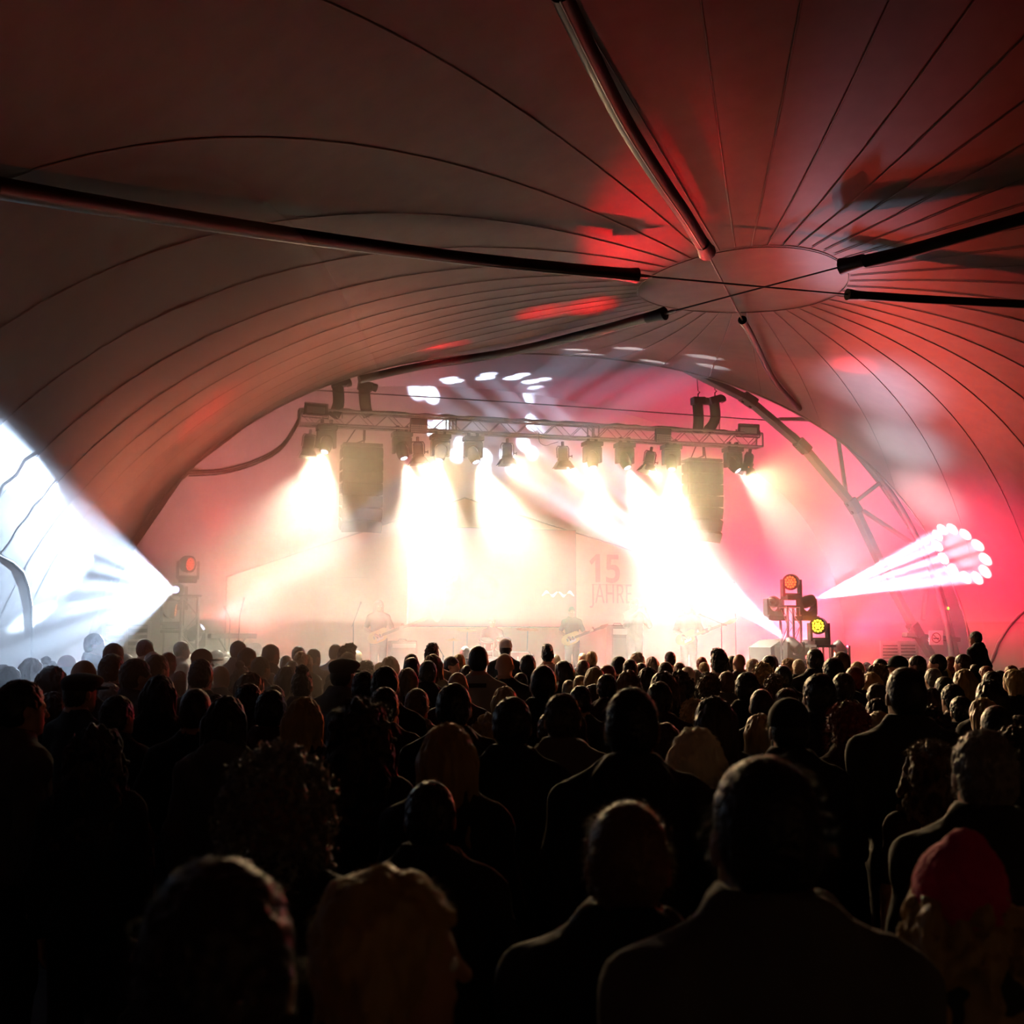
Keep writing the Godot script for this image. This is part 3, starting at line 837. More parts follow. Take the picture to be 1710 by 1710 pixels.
func build_side_lights() -> void:
	var red := Color(1.0, 0.18, 0.2)
	# wash lights
	led_wash(Vector3(-6.228, 3.415, -23.000), stage(3.0, 2.2, 8.0), "round red LED wash light on top of the left truss tower", Color(1.0, 0.2, 0.12), 5.0, WASH * 0.05, red, 30)
	led_wash(Vector3(-6.332, 2.527, -22.400), stage(2.0, 1.4, 1.6), "low red LED wash light left of the left truss tower", Color(1.0, 0.4, 0.25), 9.0, WASH * 1.2, red, 22)
	led_wash(Vector3(5.589, 3.119, -24.000), stage(-3.0, 2.2, 9.0), "round red LED wash light on top of the right truss tower", Color(1.0, 0.3, 0.12), 5.0, WASH * 0.07, red, 30)
	led_wash(Vector3(5.862, 2.235, -23.000), stage(-2.5, 1.9, 9.0), "low yellow-faced LED wash light right of the right truss tower", Color(1.0, 0.8, 0.15), 7.0, WASH * 0.05, Color(1.0, 0.5, 0.15), 24)
	led_wash(Vector3(6.062, 1.803, -24.800), stage(7.5, 5.5, -5.5), "magenta-lit LED wash light on the floor left of the low yellow light", Color(1.0, 0.15, 0.4), 4.0, WASH * 1.1, Color(1.0, 0.3, 0.44), 50)
	led_wash(Vector3(6.631, 1.805, -24.400), stage(9.0, 4.0, 3.0), "magenta-lit LED wash light on the floor right of the low yellow light", Color(1.0, 0.15, 0.4), 4.0, WASH * 0.5, Color(1.0, 0.22, 0.38), 45)
	led_wash(Vector3(-5.395, 1.763, -25.200), stage(-6.0, 7.5, -6.0), "LED wash light on the stage floor before the left backdrop edge", Color(1.0, 0.8, 0.75), 4.0, WASH * 0.55, Color(1.0, 0.6, 0.57), 50)
	stand(Vector3(-6.325, 1.950, -22.400) * Vector3(1, 0, 1) + Vector3.UP, 1.12, "low stand under the red wash light at the far left of the stage")
	stand(Vector3(5.889, 1.950, -23.000) * Vector3(1, 0, 1), 1.85, "low stand under the yellow wash light right of the tower")
	# beam heads with flower patterns
	var blue := Color(0.78, 0.88, 1.0)
	var gg := "beam moving heads beside the stage"
	var left := moving_head(Vector3(-6.307, 2.847, -22.600), Vector3(-5.401, 2.522, -13.400), "beam moving head on the left tower throwing a blue-white fan to the left", 6.3, FAN * 10.0, blue, "lens_violet", false, gg, 10, 1.5)
	spot(left, head_face(left, Vector3(-5.401, 2.522, -13.400)), Vector3(-5.530, 2.528, -14.200), 8.0, FAN * 1.4, blue, 0.9, 0.03)
	var right := moving_head(Vector3(5.889, 2.664, -24.000), Vector3(8.797, 3.634, -24.500), "beam moving head on the right tower throwing a striped white fan to the right", 10.0, FAN * 5.0, blue, "lens_violet", false, gg, 12, 2.4)
	spot(right, head_face(right, Vector3(8.797, 3.634, -24.500)), Vector3(8.689, 3.651, -24.400), 8.0, FAN * 0.13, blue, 0.5, 0.03)
	for q in [[Vector3(8.458, 4.854, -24.168), 19.0, 0.16], [Vector3(7.588, 5.763, -22.964), 19.0, 0.13], [Vector3(6.534, 6.392, -21.177), 17.0, 0.12], [Vector3(4.218, 7.104, -13.828), 6.0, 0.08]]:
		spot(right, head_face(right, Vector3(8.797, 3.634, -24.500)), q[0], q[1], FAN * q[2], blue, 1.0, 0.25)
	moving_head(Vector3(5.252, 2.667, -24.100), Vector3(2.918, 2.486, -18.000), "dark unlit moving head on the left side of the right truss tower", 10, 0.0, blue, "lens_dark", false, gg)
	moving_head(Vector3(-5.799, 2.037, -22.000), Vector3(2.752, 7.478, -22.000), "floor moving head at the left stage edge, thin beam rising right", 5.0, FAN * 4.0, blue, "lens_violet", false, gg, 6, 1.3)
	moving_head(Vector3(5.475, 1.800, -23.400), Vector3(-0.880, 8.395, -31.500), "floor moving head at the right stage edge, beam rising left over the singer", 6.4, FAN * 14.0, blue, "lens_violet", false, gg, 13, 1.15)
	riser(Vector3(6.062, 1.803, -24.800) - Vector3(0, 0.36, 0), 0.0, "road case under the magenta-lit wash light left of the low yellow light")
	riser(Vector3(6.631, 1.805, -24.400) - Vector3(0, 0.36, 0), 0.0, "road case under the magenta-lit wash light right of the low yellow light")
	riser(Vector3(-5.395, 1.763, -25.200) - Vector3(0, 0.36, 0), 1.0, "road case under the wash light before the left backdrop edge")
	riser(Vector3(-5.799, 2.037, -22.000) - Vector3(0, 0.32, 0), 1.0, "road case under the left floor moving head")
	riser(Vector3(5.475, 1.800, -23.400) - Vector3(0, 0.32, 0), 0.0, "road case under the right floor moving head")
	riser(Vector3(5.272, 1.769, -24.400) - Vector3(0, 0.3, 0), 0.0, "road case under the black wedge-shaped speaker")
	# wedge and speaker stack at the right stage edge
	var o := base("stage_monitor", Vector3(5.272, 1.769, -24.400), stage_turn(0.3))
	tag(o, "black wedge-shaped speaker beside the right floor moving head", "loudspeaker")
	put("cabinet", Geo.new().slab(PackedVector2Array([Vector2(-0.35, -0.3), Vector2(0.3, -0.3), Vector2(0.36, 0.22), Vector2(-0.05, 0.2), Vector2(-0.36, 0.05)]), 0.6).mesh(), M["speaker"], o)
	put("grille", Geo.new().box(Vector3(0.0, -0.06, 0.305), Vector3(0.5, 0.3, 0.012)).mesh(), M["grey_dark"], o)
	# LED pars along the stage front light the roof
	var hot := Color(1.0, 0.06, 0.13)
	var peach := Color(1.0, 0.5, 0.36)
	var spots := [[Vector3(-4.185, 5.050, -16.171), 3.0, 0.9, hot], [Vector3(-4.915, 4.750, -17.511), 14.0, 0.36, peach], [Vector3(-1.141, 6.805, -19.442), 2.6, 1.1, hot], [Vector3(-3.060, 5.992, -17.941), 14.0, 0.22, peach], [Vector3(0.445, 6.797, -17.371), 2.0, 1.1, hot], [Vector3(1.148, 6.849, -17.235), 2.0, 1.1, hot], [Vector3(1.672, 6.908, -13.900), 3.0, 1.0, hot], [Vector3(4.121, 7.133, -13.614), 5.0, 0.25, hot], [Vector3(5.825, 6.624, -20.055), 2.2, 1.6, hot], [Vector3(4.957, 7.467, -11.949), 8.0, 0.2, hot], [Vector3(2.749, 7.071, -13.450), 26.0, 0.2, Color(1.0, 0.26, 0.2)], [Vector3(6.118, 6.615, -18.005), 20.0, 0.15, Color(1.0, 0.3, 0.22)]]
	for k in spots.size():
		var u := -6.2 + 1.2 * k
		var at := stage(u, 1.18, 0.75)
		var p := base("par_light", at, stage_turn())
		tag(p, "small LED par light on the stage front edge, number %s from the left" % ["one", "two", "three", "four", "five", "six", "seven", "eight", "nine", "ten", "eleven", "twelve"][k], "stage light", "LED pars along the stage front edge")
		var d := p.transform.basis.inverse() * ((spots[k][0] as Vector3) - at).normalized()
		put("can", Geo.new().lathe([Vector2(0.0, -0.1), Vector2(0.08, -0.09), Vector2(0.1, 0.05), Vector2(0.1, 0.08), Vector2(0.085, 0.06), Vector2(0.0, 0.06)], 14, Vector3.ZERO, aim(d)).mesh(), M["fixture"], p)
		put("bracket", Geo.new().bar([Vector3(-0.12, 0, 0), Vector3(-0.12, -0.16, 0), Vector3(0.12, -0.16, 0), Vector3(0.12, 0, 0)], 0.012, 6).mesh(), M["fixture"], p)
		put("lens", Geo.new().lathe([Vector2(0.08, 0.064), Vector2(0.0, 0.075)], 14, Vector3.ZERO, aim(d)).mesh(), M["lens_red"] if spots[k][3] == hot else M["lens_peach"], p)
		spot(p, at + ((spots[k][0] as Vector3) - at).normalized() * 0.12, spots[k][0], spots[k][1] * 1.6, PAR * spots[k][2], spots[k][3], 1.0, 0.05)

# ---------------------------------------------------------------- people
# A body is a field of tapered capsules and ellipsoids joined by a smooth minimum, meshed as surface nets.
class Field:
	var cell: float
	var lo: Vector3
	var nx: int
	var ny: int
	var nz: int
	var f := PackedFloat32Array()
	func _init(a: Vector3, b: Vector3, c: float) -> void:
		cell = c
		lo = a
		nx = int(ceilf((b.x - a.x) / c)) + 1
		ny = int(ceilf((b.y - a.y) / c)) + 1
		nz = int(ceilf((b.z - a.z) / c)) + 1
		f.resize(nx * ny * nz)
		f.fill(9.0)
	func span(a: Vector3, b: Vector3) -> Array:
		var i := ((a - lo) / cell).floor()
		var j := ((b - lo) / cell).ceil()
		return [maxi(int(i.x), 0), mini(int(j.x), nx - 1), maxi(int(i.y), 0), mini(int(j.y), ny - 1), maxi(int(i.z), 0), mini(int(j.z), nz - 1)]
	func capsule(a: Vector3, b: Vector3, ra: float, rb: float, k := 0.03) -> Field:
		var r := maxf(ra, rb) + k + cell * 2.0
		var s := span(a.min(b) - Vector3.ONE * r, a.max(b) + Vector3.ONE * r)
		var ab := b - a
		var l2 := maxf(ab.length_squared(), 1e-9)
		for z in range(s[4], s[5] + 1):
			for y in range(s[2], s[3] + 1):
				var i: int = (z * ny + y) * nx
				for x in range(s[0], s[1] + 1):
					var p := lo + Vector3(x, y, z) * cell - a
					var t := clampf(p.dot(ab) / l2, 0.0, 1.0)
					var d := (p - ab * t).length() - ra - (rb - ra) * t
					var o := f[i + x]
					var h := k - absf(d - o)
					f[i + x] = minf(d, o) - (h * h * 0.25 / k if h > 0.0 else 0.0)
		return self
	func ellipsoid(c: Vector3, r: Vector3, k := 0.03, cut := false) -> Field:
		var s := span(c - r - Vector3.ONE * (k + cell * 2.0), c + r + Vector3.ONE * (k + cell * 2.0))
		var m := minf(minf(r.x, r.y), r.z)
		for z in range(s[4], s[5] + 1):
			for y in range(s[2], s[3] + 1):
				var i: int = (z * ny + y) * nx
				for x in range(s[0], s[1] + 1):
					var p := (lo + Vector3(x, y, z) * cell - c) / r
					var l := p.length()
					var d := (l - 1.0) * m if l < 0.6 else (l - 1.0) * l / maxf((p / r).length(), 1e-6)
					var o := f[i + x]
					if cut:
						var h := k - absf(o + d)
						f[i + x] = maxf(o, -d) + (h * h * 0.25 / k if h > 0.0 else 0.0)
					else:
						var h := k - absf(d - o)
						f[i + x] = minf(d, o) - (h * h * 0.25 / k if h > 0.0 else 0.0)
		return self
	func below(y0: float, keep_above := true) -> Field:
		for z in nz:
			for y in ny:
				var d := (y0 - (lo.y + y * cell)) * (1.0 if keep_above else -1.0)
				var i := (z * ny + y) * nx
				for x in nx: f[i + x] = maxf(f[i + x], d)
		return self
	func rough(amp: float, freq: float, sd: int, stretch := 1.0) -> Field:
		var ns := FastNoiseLite.new()
		ns.seed = sd
		ns.frequency = freq
		ns.fractal_octaves = 2
		for z in nz:
			for y in ny:
				for x in nx:
					var i := (z * ny + y) * nx + x
					if absf(f[i]) < 0.09:
						f[i] += amp * ns.get_noise_3d(lo.x + x * cell, (lo.y + y * cell) * stretch, lo.z + z * cell)
		return self
	func add_to(g: Geo) -> void:
		var id := PackedInt32Array()
		id.resize(nx * ny * nz)
		id.fill(-1)
		var off := [0, 1, nx, nx + 1, nx * ny, nx * ny + 1, nx * ny + nx, nx * ny + nx + 1]
		for z in nz - 1:
			for y in ny - 1:
				var row := (z * ny + y) * nx
				for x in nx - 1:
					var i := row + x
					var v0 := f[i]
					if absf(v0) > cell * 3.2: continue
					var mask := 0
					for k in 8:
						if f[i + off[k]] < 0.0: mask += 1
					if mask == 0 or mask == 8: continue
					var sum := Vector3.ZERO
					var cnt := 0
					for e in EDGES:
						var a := f[i + off[e[0]]]
						var b := f[i + off[e[1]]]
						if (a < 0.0) != (b < 0.0):
							var t := a / (a - b)
							sum += CORNER[e[0]].lerp(CORNER[e[1]], t)
							cnt += 1
					var gx := f[i + 1] - v0 + f[i + off[7]] - f[i + off[6]]
					var gy := f[i + off[2]] - v0 + f[i + off[7]] - f[i + off[5]]
					var gz := f[i + off[4]] - v0 + f[i + off[7]] - f[i + off[3]]
					id[i] = g.v.size()
					g.v.append(lo + (Vector3(x, y, z) + sum / cnt) * cell)
					g.n.append(Vector3(gx, gy, gz).normalized())
		for z in range(1, nz - 1):
			for y in range(1, ny - 1):
				var row := (z * ny + y) * nx
				for x in range(1, nx - 1):
					var i := row + x
					if absf(f[i]) > cell * 3.2: continue
					var inside := f[i] < 0.0
					if inside != (f[i + 1] < 0.0): quad4(g, id[i], id[i - off[2]], id[i - off[6]], id[i - off[4]], inside)
					if inside != (f[i + off[2]] < 0.0): quad4(g, id[i], id[i - off[4]], id[i - off[5]], id[i - 1], inside)
					if inside != (f[i + off[4]] < 0.0): quad4(g, id[i], id[i - 1], id[i - off[3]], id[i - off[2]], inside)
	func quad4(g: Geo, a: int, b: int, c: int, d: int, flip: bool) -> void:
		if a < 0 or b < 0 or c < 0 or d < 0: return
		g.tri(a, b, c)
		g.tri(a, c, d)
	const EDGES := [[0, 1], [2, 3], [4, 5], [6, 7], [0, 2], [1, 3], [4, 6], [5, 7], [0, 4], [1, 5], [2, 6], [3, 7]]
	const CORNER: Array[Vector3] = [Vector3(0, 0, 0), Vector3(1, 0, 0), Vector3(0, 1, 0), Vector3(1, 1, 0), Vector3(0, 0, 1), Vector3(1, 0, 1), Vector3(0, 1, 1), Vector3(1, 1, 1)]

const HEAD := Vector3(0, 1.632, -0.015)     # middle of the head of a 1.75 m figure that faces -z

# joints of a figure: hips and knees and so on, by side; a pose changes them
func pose(kind: String, woman: bool) -> Dictionary:
	var w := 0.158 if woman else 0.182
	var p := {"w": w, "woman": woman, "head": HEAD}
	for s in [-1, 1]:
		var q := {}
		q.hip = Vector3(0.088 * s, 0.92, 0.0)
		q.knee = Vector3(0.095 * s, 0.5, -0.01)
		q.ankle = Vector3(0.1 * s, 0.09, 0.02)
		q.toe = Vector3(0.125 * s, 0.035, -0.15)
		q.shoulder = Vector3(w * s, 1.395, 0.012)
		q.elbow = Vector3((w + 0.065) * s, 1.125, 0.045)
		q.wrist = Vector3((w + 0.06) * s, 0.88, -0.035)
		q.reach = Vector3(0, -1, -0.15)
		match kind:
			"hands":    # hands held together before the belly
				q.elbow = Vector3((w + 0.075) * s, 1.13, 0.02)
				q.wrist = Vector3(0.075 * s, 1.08, -0.21)
				q.reach = Vector3(-0.8 * s, -0.1, -0.5)
			"pockets":
				q.elbow = Vector3((w + 0.11) * s, 1.14, 0.06)
				q.wrist = Vector3((w + 0.01) * s, 0.93, -0.06)
			"guitar":   # right hand over the strings, left hand on the neck
				if s == 1:
					q.elbow = Vector3((w + 0.1) * s, 1.16, 0.0)
					q.wrist = Vector3(0.09, 1.02, -0.2)
					q.reach = Vector3(-0.8, -0.4, -0.1)
				else:
					q.elbow = Vector3((w + 0.11) * s, 1.14, -0.06)
					q.wrist = Vector3(-0.42, 1.17, -0.22)
					q.reach = Vector3(-0.5, 0.5, -0.5)
			"singer":
				q.elbow = Vector3((w + 0.13) * s, 1.2, -0.1)
				q.wrist = Vector3(-0.05 + 0.09 * s, 1.49, -0.16)
				q.reach = Vector3(-0.4 * s, 0.75, -0.35)
			"seated":
				q.hip = Vector3(0.095 * s, 0.9, 0.0)
				q.knee = Vector3(0.2 * s, 0.88, -0.4)
				q.ankle = Vector3(0.2 * s, 0.5, -0.42)
				q.toe = Vector3(0.22 * s, 0.45, -0.58)
				q.elbow = Vector3((w + 0.1) * s, 1.15, -0.04)
				q.wrist = Vector3((w + 0.02) * s, 1.16, -0.28)
				q.reach = Vector3(-0.3 * s, 0.1, -0.9)
		p[s] = q
	return p

func head_shape(g: Geo, cell: float, h: Vector3, woman: bool) -> void:
	var f := Field.new(h + Vector3(-0.12, -0.26, -0.15), h + Vector3(0.12, 0.15, 0.15), cell)
	f.ellipsoid(h + Vector3(0, 0.022, 0.014), Vector3(0.076, 0.094, 0.097), 0.02)
	f.ellipsoid(h + Vector3(0, -0.034, -0.03), Vector3(0.062, 0.086, 0.064), 0.03)
	f.ellipsoid(h + Vector3(0, -0.083, -0.038), Vector3(0.047 if woman else 0.053, 0.032, 0.046), 0.03)
	f.capsule(h + Vector3(0, -0.08, 0.022), h + Vector3(0, -0.24, 0.035), 0.05 if woman else 0.057, 0.058 if woman else 0.068, 0.03)
	if cell < 0.015:
		f.capsule(h + Vector3(-0.034, 0.012, -0.076), h + Vector3(0.034, 0.012, -0.076), 0.013, 0.013, 0.015)
		f.capsule(h + Vector3(0, 0.002, -0.09), h + Vector3(0, -0.034, -0.112), 0.007, 0.012, 0.012)
		f.ellipsoid(h + Vector3(0, -0.062, -0.088), Vector3(0.022, 0.01, 0.011), 0.008)
		f.ellipsoid(h + Vector3(0, -0.102, -0.076), Vector3(0.021, 0.015, 0.016), 0.015)
		for s in [-1, 1]:
			f.ellipsoid(h + Vector3(0.079 * s, -0.012, 0.012), Vector3(0.009, 0.032, 0.02), 0.01)
			f.ellipsoid(h + Vector3(0.031 * s, -0.01, -0.098), Vector3(0.015, 0.009, 0.012), 0.012, true)
	else:
		f.capsule(h + Vector3(0, -0.01, -0.085), h + Vector3(0, -0.034, -0.108), 0.01, 0.012, 0.02)
		for s in [-1, 1]: f.ellipsoid(h + Vector3(0.078 * s, -0.012, 0.012), Vector3(0.012, 0.03, 0.02), 0.01)
	f.add_to(g)

func hand_shape(g: Geo, cell: float, q: Dictionary, s: int, bend: float) -> void:
	var w: Vector3 = q.wrist
	var d: Vector3 = (q.reach as Vector3).normalized()
	var side := d.cross(Vector3.RIGHT * -s if absf(d.x) < 0.8 else Vector3.UP).normalized()    # along the knuckles
	var nrm := side.cross(d).normalized()
	if nrm.x * s > 0.0: nrm = -nrm          # palm side, towards the body
	var f := Field.new(w - Vector3.ONE * 0.22, w + Vector3.ONE * 0.22, cell)
	f.capsule(w - d * 0.03, w + d * 0.02, 0.026, 0.027, 0.02)
	for j in 4: f.capsule(w + d * 0.02 + side * (0.009 * (j - 1.5)), w + d * 0.088 + side * (0.0195 * (j - 1.5)), 0.014, 0.0125, 0.012)
	for j in 4:
		var l: float = [0.068, 0.078, 0.074, 0.058][j]
		var k := w + d * 0.09 + side * (0.0205 * (j - 1.5))
		var m := k + (d * cos(bend) + nrm * sin(bend)) * l * 0.5
		var e := m + (d * cos(bend * 2.2) + nrm * sin(bend * 2.2)) * l * 0.5
		f.capsule(k, m, 0.0105, 0.0095, 0.005)
		f.capsule(m, e, 0.0095, 0.008, 0.005)
	var th := w + d * 0.03 - side * 0.026
	var tm := th + (d * 0.6 - side * 0.6 + nrm * 0.4).normalized() * 0.045
	f.capsule(th, tm, 0.014, 0.012, 0.01)
	f.capsule(tm, tm + (d * 0.85 - side * 0.1 + nrm * 0.4).normalized() * 0.034, 0.0115, 0.0095, 0.006)
	f.add_to(g)

func trunk(f: Field, p: Dictionary, grow: float, woman: bool) -> void:
	var m := 0.92 if woman else 1.0
	f.ellipsoid(Vector3(0, 0.94, 0.005), Vector3(0.165 + grow, 0.125, 0.112 + grow), 0.06)
	f.ellipsoid(Vector3(0, 1.1, 0.0), Vector3((0.135 if woman else 0.15) + grow, 0.17, 0.1 + grow), 0.06)
	f.ellipsoid(Vector3(0, 1.29, 0.0), Vector3(0.168 * m + grow, 0.18, 0.112 + grow), 0.06)
	if woman: f.ellipsoid(Vector3(0, 1.27, -0.075), Vector3(0.12, 0.06, 0.05 + grow * 0.5), 0.05)
	f.capsule(p[-1].shoulder, p[1].shoulder, 0.05 + grow, 0.05 + grow, 0.05)
	for s in [-1, 1]: f.capsule(Vector3(0.03 * s, 1.5, 0.02), (p[s].shoulder as Vector3) * Vector3(0.85, 1, 1), 0.052 + grow * 0.6, 0.05 + grow * 0.8, 0.06)
	f.capsule(Vector3(0, 1.43, 0.015), Vector3(0, 1.5, 0.018), 0.085 + grow * 0.6, 0.06, 0.06)

func make_body(p: Dictionary, cell: float, head_cell: float, bend := 0.35) -> ArrayMesh:
	var g := Geo.new()
	var woman: bool = p.woman
	var f := Field.new(Vector3(-0.62, 0.0, -0.68), Vector3(0.62, 1.56, 0.3), cell)
	trunk(f, p, -0.012, woman)
	for s in [-1, 1]:
		var q: Dictionary = p[s]
		f.capsule(q.hip, q.knee, 0.084, 0.055, 0.05)
		f.capsule(q.knee, q.ankle, 0.054, 0.036, 0.03)
		f.capsule(q.ankle + Vector3(0, -0.045, 0.025), q.toe, 0.038, 0.028, 0.03)
		f.capsule(q.shoulder, q.elbow, 0.05, 0.038, 0.04)
		f.capsule(q.elbow, q.wrist, 0.038, 0.027, 0.02)
	f.capsule(Vector3(0, 1.4, 0.015), Vector3(0, 1.56, 0.015), 0.07, 0.055, 0.05)
	f.add_to(g)
	head_shape(g, head_cell, p.head, woman)
	for s in [-1, 1]: hand_shape(g, minf(head_cell, 0.009), p[s], s, bend)
	return g.mesh()

func make_top(p: Dictionary, cell: float, kind: String) -> ArrayMesh:
	var g := Geo.new()
	var woman: bool = p.woman
	var f := Field.new(Vector3(-0.62, 0.7, -0.45), Vector3(0.62, 1.64, 0.34), cell)
	var grow := 0.012 if kind == "tee" else 0.03
	trunk(f, p, grow, woman)
	for s in [-1, 1]:
		var q: Dictionary = p[s]
		var e: Vector3 = q.elbow
		if kind == "tee":
			f.capsule(q.shoulder, (q.shoulder as Vector3).lerp(e, 0.75), 0.062, 0.056, 0.04)
		else:
			f.capsule(q.shoulder, e, 0.064, 0.058, 0.04)
			f.capsule(e, (e as Vector3).lerp(q.wrist, 0.93), 0.058, 0.045, 0.03)
	f.below(0.84 if kind != "coat" else 0.74)
	if kind == "jacket" or kind == "coat":
		f.capsule(Vector3(-0.018, 1.49, 0.022), Vector3(0.018, 1.49, 0.022), 0.088, 0.086, 0.04)
		f.rough(0.014, 9.0, 4, 0.6)
	if kind == "hoodie":
		f.ellipsoid(Vector3(0, 1.49, 0.085), Vector3(0.115, 0.085, 0.06), 0.04)
		f.rough(0.012, 10.0, 6, 0.6)
	f.ellipsoid(Vector3(0, 1.6, 0.005), Vector3(0.074, 0.1, 0.078), 0.012, true)
	f.add_to(g)
	return g.mesh()

func make_trousers(p: Dictionary, cell: float) -> ArrayMesh:
	var g := Geo.new()
	var f := Field.new(Vector3(-0.4, 0.0, -0.6), Vector3(0.4, 1.12, 0.25), cell)
	f.ellipsoid(Vector3(0, 0.94, 0.005), Vector3(0.174, 0.13, 0.122), 0.06)
	for s in [-1, 1]:
		var q: Dictionary = p[s]
		f.capsule(q.hip, q.knee, 0.098, 0.072, 0.04)
		f.capsule(q.knee, (q.knee as Vector3).lerp(q.ankle, 0.96), 0.07, 0.058, 0.03)
	f.add_to(g)
	return g.mesh()

func make_shoe(q: Dictionary, cell: float) -> ArrayMesh:
	var g := Geo.new()
	var a: Vector3 = q.ankle
	var f := Field.new(a.min(q.toe) - Vector3(0.09, 0.05, 0.09), a.max(q.toe) + Vector3(0.09, 0.1, 0.12), cell)
	f.capsule(a + Vector3(0, -0.04, 0.03), q.toe, 0.05, 0.042, 0.03)
	f.capsule(a + Vector3(0, -0.03, 0.02), a + Vector3(0, 0.02, 0.01), 0.05, 0.05, 0.02)
	f.below(a.y - 0.088)
	f.add_to(g)
	return g.mesh()

# hair and headwear, about the middle of the head
func make_hair(style: String, cell: float) -> ArrayMesh:
	var g := Geo.new()
	var f := Field.new(Vector3(-0.22, -0.46, -0.2), Vector3(0.22, 0.25, 0.24), cell)
	var top := Vector3(0, 0.03, 0.016)
	match style:
		"short":
			f.ellipsoid(top, Vector3(0.084, 0.1, 0.106), 0.02)
			f.ellipsoid(Vector3(0, -0.02, 0.05), Vector3(0.076, 0.075, 0.064), 0.03)
			f.rough(0.009, 42.0, 3, 0.7)
		"cropped":
			f.ellipsoid(top, Vector3(0.0805, 0.0985, 0.1015), 0.02)
			f.ellipsoid(Vector3(0, -0.02, 0.05), Vector3(0.0735, 0.07, 0.058), 0.03)
			f.rough(0.004, 60.0, 3)
		"quiff":
			f.ellipsoid(top, Vector3(0.081, 0.1, 0.103), 0.02)
			f.ellipsoid(Vector3(0.0, 0.105, -0.03), Vector3(0.068, 0.052, 0.075), 0.03)
			f.ellipsoid(Vector3(0, -0.02, 0.05), Vector3(0.073, 0.07, 0.057), 0.03)
			f.rough(0.02, 26.0, 5)
		"curly":
			f.ellipsoid(Vector3(0, 0.035, 0.03), Vector3(0.125, 0.125, 0.128), 0.03)
			f.ellipsoid(Vector3(0, -0.08, 0.055), Vector3(0.125, 0.11, 0.09), 0.05)
			f.rough(0.055, 26.0, 7)
		"frizz":
			f.ellipsoid(Vector3(0, 0.04, 0.02), Vector3(0.104, 0.112, 0.118), 0.03)
			f.ellipsoid(Vector3(0, -0.02, 0.05), Vector3(0.1, 0.09, 0.08), 0.04)
			f.rough(0.035, 34.0, 9)
		"long":
			f.ellipsoid(top, Vector3(0.089, 0.102, 0.108), 0.03)
			f.capsule(Vector3(-0.045, -0.02, 0.055), Vector3(-0.075, -0.36, 0.085), 0.065, 0.035, 0.05)
			f.capsule(Vector3(0.045, -0.02, 0.055), Vector3(0.075, -0.36, 0.085), 0.065, 0.035, 0.05)
			f.capsule(Vector3(0, -0.02, 0.065), Vector3(0, -0.37, 0.1), 0.06, 0.04, 0.05)
			f.rough(0.014, 26.0, 11, 0.25)
		"wavy":
			f.ellipsoid(top, Vector3(0.095, 0.105, 0.112), 0.03)
			f.capsule(Vector3(-0.06, -0.02, 0.045), Vector3(-0.115, -0.34, 0.06), 0.07, 0.05, 0.05)
			f.capsule(Vector3(0.06, -0.02, 0.045), Vector3(0.115, -0.34, 0.06), 0.07, 0.05, 0.05)
			f.capsule(Vector3(0, -0.02, 0.06), Vector3(0, -0.36, 0.095), 0.075, 0.055, 0.05)
			f.rough(0.05, 15.0, 13, 0.7)
		"below_hat":
			f.ellipsoid(Vector3(0, 0.0, 0.016), Vector3(0.085, 0.09, 0.105), 0.03)
			f.capsule(Vector3(-0.06, -0.03, 0.045), Vector3(-0.115, -0.34, 0.06), 0.065, 0.05, 0.05)
			f.capsule(Vector3(0.06, -0.03, 0.045), Vector3(0.115, -0.34, 0.06), 0.065, 0.05, 0.05)
			f.capsule(Vector3(0, -0.03, 0.06), Vector3(0, -0.36, 0.095), 0.07, 0.055, 0.05)
			f.below(0.045, false)
			f.rough(0.035, 15.0, 13, 0.7)
		"bob":
			f.ellipsoid(top, Vector3(0.091, 0.102, 0.108), 0.03)
			f.capsule(Vector3(-0.055, -0.01, 0.04), Vector3(-0.07, -0.13, 0.035), 0.06, 0.045, 0.04)
			f.capsule(Vector3(0.055, -0.01, 0.04), Vector3(0.07, -0.13, 0.035), 0.06, 0.045, 0.04)
			f.capsule(Vector3(0, -0.01, 0.06), Vector3(0, -0.14, 0.07), 0.06, 0.045, 0.04)
			f.rough(0.016, 24.0, 15, 0.4)
		"bun":
			f.ellipsoid(top, Vector3(0.083, 0.1, 0.104), 0.02)
			f.ellipsoid(Vector3(0, -0.02, 0.05), Vector3(0.076, 0.07, 0.06), 0.03)
			f.ellipsoid(Vector3(0.0, 0.135, 0.075), Vector3(0.05, 0.045, 0.05), 0.012)
			f.rough(0.014, 28.0, 17)
		"pony":
			f.ellipsoid(top, Vector3(0.083, 0.1, 0.104), 0.02)
			f.ellipsoid(Vector3(0, -0.02, 0.05), Vector3(0.076, 0.07, 0.06), 0.03)
			f.ellipsoid(Vector3(0, 0.06, 0.125), Vector3(0.03, 0.03, 0.03), 0.01)
			f.capsule(Vector3(0, 0.06, 0.13), Vector3(0, -0.05, 0.16), 0.028, 0.034, 0.02)
			f.capsule(Vector3(0, -0.05, 0.16), Vector3(0, -0.22, 0.13), 0.034, 0.016, 0.02)
			f.rough(0.012, 26.0, 19, 0.5)
	# the face stays free
	f.ellipsoid(Vector3(0, -0.075, -0.115), Vector3(0.088, 0.125, 0.1), 0.012, true)
	if style in ["short", "cropped", "quiff", "bun", "pony", "frizz"]:
		for s in [-1, 1]: f.ellipsoid(Vector3(0.085 * s, -0.04, -0.012), Vector3(0.03, 0.05, 0.035), 0.01, true)
		f.ellipsoid(Vector3(0, -0.135, 0.04), Vector3(0.12, 0.055, 0.12), 0.01, true)
	f.add_to(g)
	return g.mesh()

